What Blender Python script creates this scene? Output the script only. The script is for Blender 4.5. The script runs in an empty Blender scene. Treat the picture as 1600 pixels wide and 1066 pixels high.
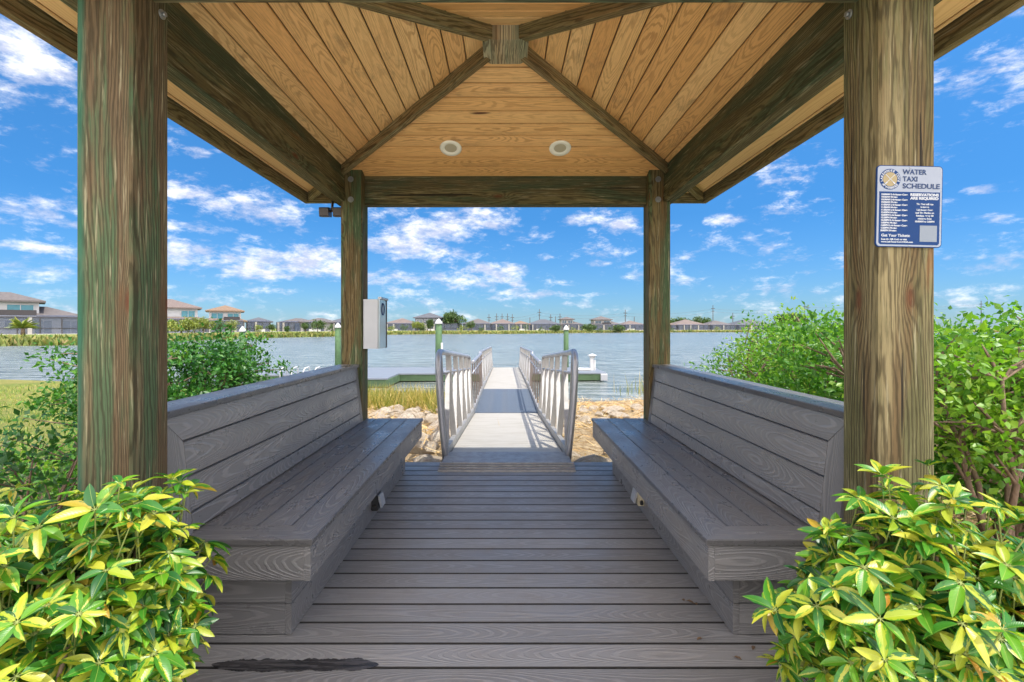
import bpy, bmesh, math, random
import numpy as np
from mathutils import Vector, Matrix
R = math.radians
scn = bpy.context.scene
# ------------------------------------------------------------------ camera
F, CX, HY = 780.0, 790.0, 513.0          # focal length / vanishing point of the 1600x1066 picture
H = 1.277                                # eye height above the deck
cam = bpy.data.cameras.new('camera'); camo = bpy.data.objects.new('camera', cam)
scn.collection.objects.link(camo); scn.camera = camo
camo.location = (0, 0, H); camo.rotation_euler = (R(90), 0, 0)
cam.sensor_width = 36; cam.lens = 36*F/1600
cam.shift_x = (800-CX)/1600; cam.shift_y = -(533-HY)/1600
cam.clip_start = .05; cam.clip_end = 6000
# ------------------------------------------------------------------ light
SX, SY = .365, -.17                       # sun direction (x, y per unit of height)
sun = bpy.data.lights.new('sun', 'SUN'); suno = bpy.data.objects.new('sun', sun)
scn.collection.objects.link(suno)
sd = Vector((SX, SY, 1)).normalized()
suno.rotation_euler = sd.to_track_quat('Z', 'Y').to_euler()
sun.energy = 2.1; sun.angle = R(.5); sun.color = (1, .95, .86)
scn.view_settings.view_transform = 'Standard'; scn.view_settings.look = 'None'
scn.view_settings.exposure = 1.42; scn.view_settings.gamma = 1
SKY = .10

class G:                                 # small node-graph helper
    def __init__(s, nt): s.nt = nt; nt.nodes.clear()
    def n(s, t, **k):
        o = s.nt.nodes.new(t); ins = k.pop('i', {})
        for a, b in k.items(): setattr(o, a, b)
        for a, b in ins.items(): s.put(o.inputs[a], b)
        return o
    def put(s, sock, b):
        if isinstance(b, bpy.types.NodeSocket): s.nt.links.new(b, sock)
        elif b is not None:
            if hasattr(sock.default_value, '__len__') and not hasattr(b, '__len__'): b = [b]*len(sock.default_value)
            if hasattr(b, '__len__') and len(sock.default_value) == 4 and len(b) == 3: b = (*b, 1)
            sock.default_value = b
    def m(s, op, a, b=None, c=None, clamp=False):
        o = s.nt.nodes.new('ShaderNodeMath'); o.operation = op; o.use_clamp = clamp
        for k, v in enumerate((a, b, c)):
            if v is not None: s.put(o.inputs[k], v)
        return o.outputs[0]
    def mix(s, f, a, b, bt='MIX'):
        o = s.nt.nodes.new('ShaderNodeMix'); o.data_type = 'RGBA'; o.blend_type = bt
        s.put(o.inputs[0], f); s.put(o.inputs[6], a); s.put(o.inputs[7], b)
        return o.outputs[2]
    def rng(s, v, a, b, c=0., d=1., smooth=True):
        o = s.nt.nodes.new('ShaderNodeMapRange'); o.interpolation_type = 'SMOOTHSTEP' if smooth else 'LINEAR'
        for k, x in enumerate((v, a, b, c, d)): s.put(o.inputs[k], x)
        return o.outputs[0]
    def noise(s, vec, scale, detail=3, rough=.5, dist=0., dim='3D'):
        o = s.nt.nodes.new('ShaderNodeTexNoise'); o.noise_dimensions = dim
        if vec is not None: s.put(o.inputs['Vector'], vec)
        s.put(o.inputs['Scale'], scale); s.put(o.inputs['Detail'], detail)
        s.put(o.inputs['Roughness'], rough); s.put(o.inputs['Distortion'], dist)
        return o.outputs[0]
    def scl(s, vec, v, add=None):
        o = s.nt.nodes.new('ShaderNodeMapping'); s.put(o.inputs[0], vec); o.inputs[3].default_value = v
        if add: o.inputs[1].default_value = add
        return o.outputs[0]
    def ramp(s, f, stops):
        o = s.nt.nodes.new('ShaderNodeValToRGB'); s.put(o.inputs[0], f); e = o.color_ramp.elements
        while len(e) < len(stops): e.new(.5)
        for k, (p, c) in enumerate(stops): e[k].position = p; e[k].color = (*c, 1)
        return o.outputs[0]

# ------------------------------------------------------------------ world: sky and fair-weather clouds
w = bpy.data.worlds.new('World'); scn.world = w; w.use_nodes = True
g = G(w.node_tree)
sky = g.n('ShaderNodeTexSky', sky_type='NISHITA', sun_disc=False)
sky.sun_elevation = math.asin(sd.z); sky.sun_rotation = math.atan2(SX, SY)
sky.air_density = 1.0; sky.dust_density = .25; sky.ozone_density = 2.5; sky.altitude = 0
tc = g.n('ShaderNodeTexCoord'); sep = g.n('ShaderNodeSeparateXYZ', i={0: tc.outputs['Generated']})
x, y, z = sep.outputs
az = g.m('ARCTAN2', x, y); el = g.m('ARCSINE', z)
ae = g.n('ShaderNodeCombineXYZ', i={0: az, 1: g.m('MULTIPLY', el, 2.2), 2: 0}).outputs[0]
nb = g.noise(ae, 7, 9, .66, .2)
nf = g.noise(ae, 30, 6, .65, .2)
dens = g.m('ADD', g.m('MULTIPLY', g.m('SUBTRACT', nb, .5), 4.6), g.m('MULTIPLY', g.m('SUBTRACT', nf, .5), 2.6))
mask = None
BL = [(45,105,85,50,1),(10,140,50,30,.8),(60,335,85,32,.9),(50,425,80,18,.8),(50,385,80,10,.6),(400,325,85,24,1),(390,408,165,26,.95),
      (300,355,60,12,.8),(310,240,26,9,.8),(290,300,40,12,.8),(490,402,70,20,.9),(735,343,60,16,1.1),(680,358,60,16,1.1),(620,385,70,20,1),(690,398,70,12,.8),
      (690,437,140,15,.9),(770,422,70,12,.9),(800,460,80,11,.7),(900,345,42,12,.75),(972,350,30,9,.75),(1135,344,44,13,1.05),
      (880,441,45,12,.7),(935,413,26,8,.8),(920,460,60,7,.6),(1070,403,14,6,.8),(1125,463,18,6,.9),(1165,460,14,5,.8),(1240,298,14,6,.6),
      (1530,297,34,10,1.05),(1482,312,24,9,.9),(1553,50,24,8,.5),(440,455,80,6,.6),(850,402,26,9,.6),(640,455,60,8,.6)]
for (bx, by, rx, ry, st) in BL:
    dx, dz = (bx-CX)/F, (HY-by)/F
    a0 = math.atan2(dx, 1); e0 = math.atan2(dz, math.hypot(dx, 1)); c = math.cos(a0)
    k_ = 1.15 if bx < 830 else .92; st = st*(.62 if bx > 1050 and st < 1 else 1); ra = rx/F*c*c*k_; re = ry/F*c*k_
    q = g.m('ADD', g.m('POWER', g.m('MULTIPLY', g.m('SUBTRACT', az, a0), 1/ra), 2), g.m('POWER', g.m('MULTIPLY', g.m('SUBTRACT', el, e0), 1/re), 2))
    v = g.m('SUBTRACT', st*1.0, g.m('MULTIPLY', q, .8))
    mask = v if mask is None else g.m('MAXIMUM', mask, v)
mask = g.m('MAXIMUM', mask, g.m('MULTIPLY', g.m('SUBTRACT', g.noise(ae, 1.6, 2), .40), g.rng(y, .25, -.2, 0, 9)))  # unseen clouds added behind the viewer as fill light
mask = g.m('MAXIMUM', mask, -2.6)
cl = g.rng(g.m('ADD', mask, dens), .0, 1.5)
shade = g.rng(g.noise(g.scl(ae, (1, 1, 1), (.0, -.03, 0)), 14, 7, .65), .40, .62)
ccol = g.mix(shade, (2.7, 2.9, 3.7), (5.4, 5.3, 5.4))
skyc = g.mix(1., sky.outputs[0], g.ramp(g.rng(el, -.05, 1.0, 0, 1, False), [(0, (.28, .38, .58)), (.08, (.22, .35, .53)), (.25, (.19, .39, .58)), (.45, (.28, .54, .72)), (.8, (.6, .8, .9)), (1, (.7, .9, 1.))]), 'MULTIPLY')
back = g.rng(y, .25, -.25)                                        # the half of the sky behind the viewer
hs = g.n('ShaderNodeHueSaturation', i={'Saturation': 1.04, 'Value': 1.0, 'Color': skyc}).outputs[0]
ccol = g.mix(1., ccol, g.mix(back, (1., 1., 1.), (5.2, 4.7, 4.0)), 'MULTIPLY')  # unseen rear clouds brightened well past the visible ones to fill the shaded pavilion
col = g.mix(g.m('MULTIPLY', cl, .93), hs, ccol)
bg = g.n('ShaderNodeBackground', i={0: col, 1: SKY})
g.n('ShaderNodeOutputWorld', i={0: bg.outputs[0]})

# ------------------------------------------------------------------ helpers
random.seed(7); rs = np.random.RandomState(7)
def px(x, yy, Y): return Vector(((x-CX)*Y/F, Y, H+(HY-yy)*Y/F))      # a picture point at depth Y
def tag(o, label=None, cat=None, group=None, kind=None):
    if label: o['label'] = label
    if cat: o['category'] = cat
    if group: o['group'] = group
    if kind: o['kind'] = kind
    return o
def empty(name, loc, rz=0):
    o = bpy.data.objects.new(name, None); scn.collection.objects.link(o)
    o.location = loc; o.rotation_euler = (0, 0, rz); o.empty_display_size = .1
    return o
def thing(name, loc, label, cat, group=None, rz=0): return tag(empty(name, loc, rz), label, cat, group)
def copy_tree(o, parent=None):
    c = o.copy(); scn.collection.objects.link(c)
    if parent: c.parent = parent; c.matrix_parent_inverse = o.matrix_parent_inverse.copy()
    for ch in list(o.children): copy_tree(ch, c)
    return c
class MB:
    """collects faces with UVs (u along the grain, v across) and a random value per piece"""
    def __init__(s): s.v = []; s.f = []; s.uv = []; s.r = []; s.mi = []; s.sm = []
    def face(s, pts, uvs=None, r=0., mi=0, sm=False):
        b = len(s.v); s.v += [tuple(p) for p in pts]; s.f.append(tuple(range(b, b+len(pts))))
        s.uv += [tuple(q) for q in (uvs or [(p[0], p[1]) for p in pts])]; s.r.append(r); s.mi.append(mi); s.sm.append(sm)
    def board(s, c, u, v, L, W, T, ch=.004, k0=0, k1=0, r=None, mi=0, smi=None):
        """box centred at c; u = length axis, v = width axis; k0,k1 skew the ends; chamfer ch"""
        c = Vector(c); u = Vector(u).normalized(); v = Vector(v).normalized(); n = u.cross(v)
        r = random.random() if r is None else r; ou, ov = r*37.3, int((r*91.7) % 1*23)
        h, t = W/2, T/2; ch = min(ch, h*.9, t*.9)
        pr = [(-h+ch,-t),(h-ch,-t),(h,-t+ch),(h,t-ch),(h-ch,t),(-h+ch,t),(-h,t-ch),(-h,-t+ch)] if ch > 0 else [(-h,-t),(h,-t),(h,t),(-h,t)]
        P = lambda e, q: c + u*((-L/2+k0*q[0]) if e == 0 else (L/2+k1*q[0])) + v*q[0] + n*q[1]
        A = [P(0, q) for q in pr]; B = [P(1, q) for q in pr]; N = len(pr); per = 0
        for i in range(N):
            j = (i+1) % N; d = math.dist(pr[i], pr[j])
            flat = abs(pr[i][1]-pr[j][1]) < 1e-9; va, vb = (ov+pr[i][0], ov+pr[j][0]) if flat else (ov+.5+pr[i][1], ov+.5+pr[j][1])
            if not flat and T > .08: va -= .5; vb -= .5
            s.face([A[i], A[j], B[j], B[i]][::-1], [(ou, va), (ou, vb), (ou+L, vb), (ou+L, va)][::-1], r, (smi if smi is not None and not flat else mi))
        s.face(A, [(ou+q[1]*2, ov+q[0]) for q in pr], r, mi)
        s.face(B[::-1], [(ou+q[1]*2, ov+q[0]) for q in pr][::-1], r, mi)
    def box(s, x0, x1, y0, y1, z0, z1, ch=0, ax='x', r=None, mi=0):
        c = ((x0+x1)/2, (y0+y1)/2, (z0+z1)/2); X, Y, Z = abs(x1-x0), abs(y1-y0), abs(z1-z0)
        if ax == 'x': s.board(c, (1,0,0), (0,1,0), X, Y, Z, ch, r=r, mi=mi)
        elif ax == 'y': s.board(c, (0,1,0), (-1,0,0), Y, X, Z, ch, r=r, mi=mi)
        else: s.board(c, (0,0,1), (1,0,0), Z, X, Y, ch, r=r, mi=mi)
    def tube(s, pts, rad, n=8, cap=True, mi=0, flat=1.):
        pts = [Vector(p) for p in pts]; rad = rad if hasattr(rad, '__len__') else [rad]*len(pts)
        r = random.random(); rings = []; a = None; tt = 0
        for i, p in enumerate(pts):
            t = (pts[min(i+1, len(pts)-1)]-pts[max(i-1, 0)])
            t = t.normalized() if t.length > 1e-9 else Vector((0, 0, 1))
            if a is None: a = t.orthogonal().normalized()
            else: a = (a-t*a.dot(t)); a = a.normalized() if a.length > 1e-6 else t.orthogonal().normalized()
            b = t.cross(a)
            rings.append([p+(a*math.cos(k*2*math.pi/n)+b*math.sin(k*2*math.pi/n)*flat)*rad[i] for k in range(n)])
        for i in range(len(pts)-1):
            d = (pts[i+1]-pts[i]).length
            for k in range(n):
                j = (k+1) % n
                s.face([rings[i][k], rings[i][j], rings[i+1][j], rings[i+1][k]], [(tt, k*.02), (tt, k*.02+.02), (tt+d, k*.02+.02), (tt+d, k*.02)], r, mi, True)
            tt += d
        if cap: s.face(rings[0][::-1], None, r, mi); s.face(rings[-1], None, r, mi)
    def lathe(s, prof, c=(0, 0, 0), n=16, mi=0, sm=True):
        c = Vector(c); Rg = [[c+Vector((q*math.cos(k*2*math.pi/n), q*math.sin(k*2*math.pi/n), zz)) for k in range(n)] for q, zz in prof]
        for i in range(len(prof)-1):
            for k in range(n):
                j = (k+1) % n; s.face([Rg[i][k], Rg[i][j], Rg[i+1][j], Rg[i+1][k]], None, .5, mi, sm)
        s.face(Rg[0][::-1], None, .5, mi); s.face(Rg[-1], None, .5, mi)
    def ngon_prism(s, pts, z0, z1, mi=0):
        s.face([(a, b, z1) for a, b in pts], None, .5, mi); s.face([(a, b, z0) for a, b in pts][::-1], None, .5, mi)
        for i in range(len(pts)):
            j = (i+1) % len(pts); s.face([(*pts[i], z0), (*pts[j], z0), (*pts[j], z1), (*pts[i], z1)], None, .5, mi)
    def build(s, name, mats, parent=None, merge=False):
        me = bpy.data.meshes.new(name); me.from_pydata(s.v, [], s.f)
        uv = me.uv_layers.new(name='UVMap'); uv.data.foreach_set('uv', np.array(s.uv, dtype=np.float32).ravel())
        at = me.attributes.new('rnd', 'FLOAT', 'FACE'); at.data.foreach_set('value', np.array(s.r, dtype=np.float32))
        me.polygons.foreach_set('material_index', s.mi); me.polygons.foreach_set('use_smooth', s.sm)
        for m_ in (mats if isinstance(mats, (list, tuple)) else [mats]): me.materials.append(m_)
        if merge or any(s.sm):
            bm = bmesh.new(); bm.from_mesh(me); bmesh.ops.remove_doubles(bm, verts=bm.verts, dist=1e-5); bm.to_mesh(me); bm.free()
        o = bpy.data.objects.new(name, me); scn.collection.objects.link(o)
        if parent: o.parent = parent; o.matrix_parent_inverse = Matrix.Translation(parent.location).inverted()
        return o

# ------------------------------------------------------------------ materials
M = {}
def mat(name, f):
    m_ = bpy.data.materials.new(name); m_.use_nodes = True; gg = G(m_.node_tree)
    out = gg.n('ShaderNodeOutputMaterial'); sh = f(gg, out); gg.put(out.inputs[0], sh); M[name] = m_; return m_
def bsdf(g, col, rough=.6, bump=None, bd=.01, bs=1., metal=0., spec=.5, **k):
    nrm = None
    if bump is not None: nrm = g.n('ShaderNodeBump', i={'Height': bump, 'Distance': bd, 'Strength': bs}).outputs[0]
    o = g.n('ShaderNodeBsdfPrincipled', i={'Base Color': col, 'Roughness': rough, 'Metallic': metal, 'Specular IOR Level': spec, **k})
    if nrm: g.put(o.inputs['Normal'], nrm)
    return o.outputs[0]
def simple(name, col, rough=.6, var=.15, sc=8, metal=0., bump=0., spec=.5):
    def f(g, o):
        t = g.n('ShaderNodeTexCoord').outputs['Object']; n = g.noise(t, sc, 5, .6)
        c = g.mix(1., col, g.mix(n, (1-var*2,)*3, (1+var*2,)*3), 'MULTIPLY')
        return bsdf(g, c, rough, n if bump else None, bump or .01, 1, metal, spec)
    return mat(name, f)
def uvr(g):
    uv = g.n('ShaderNodeUVMap', uv_map='UVMap').outputs[0]; r = g.n('ShaderNodeAttribute', attribute_name='rnd').outputs['Fac']
    return uv, r
def grain(g, uv, c2, along, jit, straight=0., knots=None):
    """growth-ring lines: nested cathedral arches about the board's centre line, or (straight) near-parallel lines"""
    sp = g.n('ShaderNodeSeparateXYZ', i={0: uv}); u_, v_ = sp.outputs[0], sp.outputs[1]
    vl = g.m('SUBTRACT', g.m('FRACT', g.m('ADD', v_, .5)), .5); cell = g.m('FLOOR', g.m('ADD', v_, .5))
    uc = g.n('ShaderNodeCombineXYZ', i={0: u_, 1: g.m('MULTIPLY', cell, 3.7)}).outputs[0]
    off = g.m('MULTIPLY', g.m('SUBTRACT', g.noise(g.scl(uc, (.9, 1, 1)), 1, 1), .5), .07)
    q = g.m('POWER', g.m('ADD', vl, off), 2.)
    ph = g.m('ADD', g.m('MULTIPLY', q, c2), g.m('MULTIPLY', g.noise(g.scl(uc, (.8, 1, 1), (3, 1, 0)), 1, 1, .4), along))
    ph = g.m('ADD', ph, g.m('MULTIPLY', g.noise(g.scl(uv, (3.2, 26, 1)), 1, 3, .55), jit))
    ph = g.m('ADD', ph, g.m('MULTIPLY', g.noise(g.scl(uv, (.7, 5, 1), (5, 5, 0)), 1, 2, .5), jit*1.6))
    if straight: ph = g.m('ADD', ph, g.m('MULTIPLY', v_, straight))
    kn = None
    if knots:
        vo = g.n('ShaderNodeTexVoronoi', i={0: g.scl(uv, (knots[0], knots[1], 1)), 'Scale': 1., 'Randomness': .9})
        kn = vo.outputs['Distance']; ph = g.m('ADD', ph, g.m('MULTIPLY', g.m('EXPONENT', g.m('MULTIPLY', kn, -9)), knots[2]))
    return g.m('SINE', g.m('MULTIPLY', ph, 6.283)), kn
def f_pine(g, o):
    uv, r = uvr(g); s_, kn = grain(g, uv, 900, 26, 2.2, 22, (.9, 5.5, 5))
    line = g.rng(s_, .0, .9)
    fine = g.noise(g.scl(uv, (6, 260, 1)), 1, 3, .7)
    base = g.ramp(r, [(0, (.82,.44,.15)), (.35, (.90,.54,.21)), (.7, (.95,.63,.28)), (1, (.88,.48,.17))])
    c = g.mix(g.m('MULTIPLY', line, g.rng(g.m('FRACT', g.m('MULTIPLY', r, 5.3)), 0, 1, .25, .62, False)), base, (.45, .19, .05))
    c = g.mix(g.rng(fine, .42, .72, 0, .45), c, (.34, .15, .05))
    c = g.mix(g.rng(kn, .10, .04), c, (.10, .035, .012))
    blot = g.noise(g.scl(uv, (1.5, 3, 1)), 1.5, 6, .7); c = g.mix(g.rng(blot, .52, .74, 0, .55), c, (.22, .11, .05))
    return bsdf(g, c, .55, g.m('ADD', g.m('MULTIPLY', line, -.3), fine), .0012, 1, spec=.3)
mat('ceiling_pine', f_pine)
def f_soffit(g, o):
    uv, r = uvr(g); s_, kn = grain(g, uv, 500, 14, 1.5, 40)
    c = g.mix(g.m('MULTIPLY', g.rng(s_, 0, 1.), .35), (.86, .57, .24), (.60, .33, .11))
    return bsdf(g, c, .6)
mat('soffit_pine', f_soffit)
def timber(name, brown, tan, green, gamt, teal=0.):
    def f(g, o):
        uv, r = uvr(g); s_, kn = grain(g, uv, 260, 11, 2.6, 62, (1.7, 5.4, 7))
        line = g.rng(s_, -.2, 1.)
        st = g.noise(g.scl(uv, (.55, 11, 1)), 1, 4, .6, .3)
        st2 = g.noise(g.scl(uv, (.9, 7, 1), (3.1, 7.7, 0)), 1, 5, .65, .4)
        c = g.mix(g.rng(st, .4, .62), brown, tan)
        c = g.mix(g.m('MULTIPLY', g.rng(st2, .44, .60), gamt), c, green)
        c = g.mix(g.m('MULTIPLY', line, .75), c, g.mix(.4, g.mix(1., c, (.35, .33, .3), 'MULTIPLY'), (.05, .035, .015)))
        fine = g.noise(g.scl(uv, (5, 190, 1)), 1, 4, .75); c = g.mix(g.rng(fine, .46, .66, 0, .7), c, (.045, .04, .02))
        pale = g.noise(g.scl(uv, (3, 60, 1), (9, 3, 0)), 1, 4, .7); c = g.mix(g.rng(pale, .55, .7, 0, .55), c, (.42, .37, .23))
        red = g.noise(g.scl(uv, (1.6, 9, 1), (5, 1, 0)), 1, 3, .6); c = g.mix(g.rng(red, .64, .76, 0, .45), c, (.22, .075, .02))
        if teal:
            t_ = g.noise(g.scl(uv, (.35, 15, 1), (1, 13, 0)), 1, 4, .55); c = g.mix(g.rng(t_, .62, .74, 0, teal), c, (.02, .15, .09))
            if teal == 1.:
                vv = g.n('ShaderNodeSeparateXYZ', i={0: uv}).outputs[1]; vl = g.m('SUBTRACT', g.m('FRACT', g.m('ADD', vv, .5)), .5)
                e_ = g.m('ADD', vl, g.m('MULTIPLY', g.m('SUBTRACT', g.noise(g.scl(uv, (1.2, 20, 1)), 1, 4, .6), .5), .03)); ny = g.n('ShaderNodeSeparateXYZ', i={0: g.n('ShaderNodeNewGeometry').outputs['Normal']}).outputs[1]; c = g.mix(g.m('MULTIPLY', g.m('LESS_THAN', ny, -.9), g.m('MULTIPLY', g.rng(e_, -.05, -.082, 0, .75), g.rng(g.noise(g.scl(uv, (2.2, 30, 1), (7, 1, 0)), 1, 4, .7), .3, .6, .35, 1))), c, (.02, .125, .075))
        c = g.mix(g.rng(kn, .14, .03), c, (.12, .035, .015))
        ck = g.m('LESS_THAN', g.noise(g.scl(uv, (.8, 30, 1), (2, 5, 0)), 1, 2, .5), .29)
        c = g.mix(g.m('MULTIPLY', ck, .85), c, (.012, .01, .008))
        b = g.m('SUBTRACT', g.m('ADD', g.m('MULTIPLY', line, -.5), fine), ck)
        return bsdf(g, c, .8, b, .0035, 1, spec=.25)
    return mat(name, f)
timber('post_timber_green', (.125, .085, .045), (.19, .15, .08), (.062, .115, .055), .9, 1.)
timber('post_timber_brown', (.15, .10, .045), (.25, .20, .10), (.095, .115, .045), .6)
timber('post_timber_dark', (.13, .082, .032), (.19, .14, .06), (.06, .13, .06), .85, .6)
timber('beam_timber', (.115, .09, .038), (.185, .15, .068), (.052, .085, .045), .85)
timber('hip_timber', (.26, .17, .07), (.36, .27, .12), (.17, .18, .08), .5)
timber('block_timber', (.50, .38, .22), (.62, .50, .31), (.34, .38, .24), .8)
def composite(name, dark, light, K=80, amt=.5, sp=.5, ro=.42):
    def f(g, o):
        uv, r = uvr(g); s_, kn = grain(g, uv, 1000, K, 1.1)
        line = g.rng(s_, .1, .9); pat = g.noise(g.scl(uv, (1.3, 5, 1)), 1, 4, .6)
        base = g.mix(r, tuple(q*.85 for q in dark), tuple(q*1.15 for q in dark))
        c = g.mix(g.m('MULTIPLY', line, g.rng(pat, .3, .7, amt*.35, amt)), base, light)
        dirt = g.noise(g.scl(uv, (3, 4, 1)), 1.3, 8, .7); c = g.mix(g.rng(dirt, .5, .78, 0, .4), c, (.16, .14, .12))
        sp_ = g.n('ShaderNodeTexVoronoi', i={0: g.scl(uv, (38, 38, 1)), 'Scale': 1., 'Randomness': 1.}).outputs['Distance']
        c = g.mix(g.rng(sp_, .09, .05, 0, .3), c, (.4, .37, .33))
        return bsdf(g, c, g.rng(dirt, .3, .7, ro-.08, ro+.16), g.m('ADD', g.m('MULTIPLY', line, -1.), g.m('MULTIPLY', g.noise(g.scl(uv, (30, 300, 1)), 1, 2), .5)), .0012, 1, spec=sp)
    return mat(name, f)
composite('deck_composite', (.220, .213, .207), (.36, .35, .34), 42, .42, .5, .40)
composite('bench_composite', (.152, .148, .147), (.31, .30, .29), 48, .42, .6, .30)
composite('platform_composite', (.085, .105, .135), (.11, .13, .16), 85, .3, .4, .5)
simple('gap_dark', (.02, .018, .016), .9)  # near-black for gaps: grime plus joint shade put into the colour
def f_alu(c0, ro=.38, me=.75, bump=0.):
    def f(g, o):
        t = g.n('ShaderNodeTexCoord').outputs['Object']; n = g.noise(g.scl(t, (6, 6, 2)), 2, 6, .65)
        c = g.mix(g.rng(n, .35, .7, 0, .55), c0, tuple(q*.62 for q in c0))
        return bsdf(g, c, g.rng(n, .3, .7, ro, ro+.18), n, .001, .6, me)
    return f
mat('aluminium', f_alu((.46, .46, .48))); mat('aluminium_flat', f_alu((.36, .35, .335), .42, .45))
def f_tread(g, o):
    t = g.n('ShaderNodeTexCoord').outputs['Object']; n = g.noise(g.scl(t, (1.2, 3, 1)), 2, 7, .7)
    s = g.m('SINE', g.m('MULTIPLY', g.n('ShaderNodeSeparateXYZ', i={0: t}).outputs[1], 46.))
    c = g.mix(g.rng(n, .4, .75, 0, .6), (.40, .375, .33), (.27, .235, .175)); c = g.mix(g.rng(s, .94, 1., 0, .45), c, (.2, .19, .17))
    return bsdf(g, c, .6, n, .002, .5, .1)
mat('aluminium_tread', f_tread)
simple('galvanised', (.30, .31, .31), .45, .15, 60, .7)
simple('white_plastic', (.55, .55, .54), .4, .05); simple('white_paint', (.74, .73, .70), .6, .06, 1)
simple('grey_metal', (.40, .41, .43), .4, .06, 5, .3); simple('dark_metal', (.035, .03, .03), .45); simple('bronze_paint', (.05, .035, .03), .4)
simple('piling_green', (.055, .115, .045), .75, .3, 6, bump=.01); simple('dock_green', (.075, .13, .06), .75, .3, 3); simple('dock_top', (.17, .19, .22), .55, .1, 2)
simple('picket_brown', (.13, .095, .075), .6, .2, 8)
simple('branch_bark', (.17, .115, .075), .85, .35, 30, bump=.01); simple('twig_bark', (.10, .07, .045), .85, .3, 30)
simple('stem_green', (.18, .22, .05), .5, .2, 20)
simple('roof_clay', (.15, .115, .10), .75, .3, 3); simple('roof_brown', (.115, .10, .095), .75, .3, 3); simple('roof_grey', (.085, .088, .10), .75, .3, 3); simple('roof_orange', (.19, .125, .08), .75, .25, 3)
simple('stucco_white', (.48, .48, .47), .8, .06, 2); simple('stucco_cream', (.34, .32, .29), .8, .06, 2); simple('stucco_grey', (.20, .21, .23), .8, .06, 2)
simple('window_glass', (.035, .07, .10), .12, .2, 2, spec=.9); simple('window_teal', (.05, .22, .27), .2, .2, 2)
simple('bounce_concrete', (.80, .76, .68), .85, .04, .5); simple('patio_concrete', (.50, .47, .42), .8, .1, .5); simple('shade_interior', (.10, .095, .10), .8, .2, .6)
simple('pole_wood', (.07, .06, .055), .9); simple('wire_metal', (.10, .10, .11), .6)
simple('dark_cover', (.02, .02, .02), .5); simple('lens_cream', (.50, .44, .30), .5, .04); simple('trim_cream', (.92, .88, .74), .45, .04)
def f_screen(g, o):
    d = bsdf(g, (.10, .12, .17), .6); t = g.n('ShaderNodeBsdfTransparent').outputs[0]
    return g.n('ShaderNodeMixShader', i={0: .5, 1: t, 2: d}).outputs[0]
mat('insect_screen', f_screen)
def leafmat(name, stops, trans=.35, rough=.42, vein=None):
    def f(g, o):
        uv, r = uvr(g); c = g.ramp(r, stops)
        t = g.n('ShaderNodeTexCoord').outputs['Object']; c = g.mix(g.rng(g.noise(t, 1.3, 3), .35, .65, 0, .35), c, g.mix(1., c, (1.35, 1.15, .6), 'MULTIPLY'))
        a = bsdf(g, c, rough, spec=.45); b = g.n('ShaderNodeBsdfTranslucent', i={0: g.mix(1., c, (1.25, 1.35, .6), 'MULTIPLY')}).outputs[0]
        return g.n('ShaderNodeMixShader', i={0: trans, 1: a, 2: b}).outputs[0]
    return mat(name, f)
leafmat('leaf_dark', [(0, (.012,.05,.012)), (.5, (.03,.11,.025)), (.85, (.06,.17,.035)), (1, (.12,.22,.05))])
leafmat('leaf_round', [(0, (.015,.07,.015)), (.5, (.035,.15,.025)), (.85, (.09,.25,.035)), (1, (.18,.32,.05))])
leafmat('leaf_mid', [(0, (.03,.12,.015)), (.5, (.08,.24,.03)), (.8, (.18,.35,.045)), (1, (.34,.42,.07))], .42)
leafmat('leaf_bright', [(0, (.06,.18,.015)), (.4, (.14,.32,.03)), (.8, (.22,.38,.045)), (1, (.36,.42,.08))], .42)
leafmat('leaf_far', [(0, (.03,.07,.02)), (.6, (.07,.13,.035)), (1, (.13,.18,.05))], .2)
leafmat('leaf_far_yellow', [(0, (.10,.15,.03)), (.6, (.20,.25,.05)), (1, (.30,.32,.08))], .2)
leafmat('marsh_grass_blade', [(0, (.12,.17,.03)), (.4, (.26,.27,.05)), (.75, (.42,.33,.10)), (1, (.58,.44,.20))], .3, .6)
leafmat('shore_blade', [(0, (.08,.12,.03)), (.5, (.17,.22,.05)), (.85, (.26,.25,.08)), (1, (.33,.26,.11))], .2, .7)
leafmat('lawn_blade', [(0, (.10,.20,.03)), (.5, (.22,.31,.06)), (1, (.42,.40,.12))], .3, .6)
leafmat('straw_blade', [(0, (.30,.17,.07)), (.5, (.55,.38,.18)), (1, (.72,.57,.34))], .15, .7)
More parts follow.
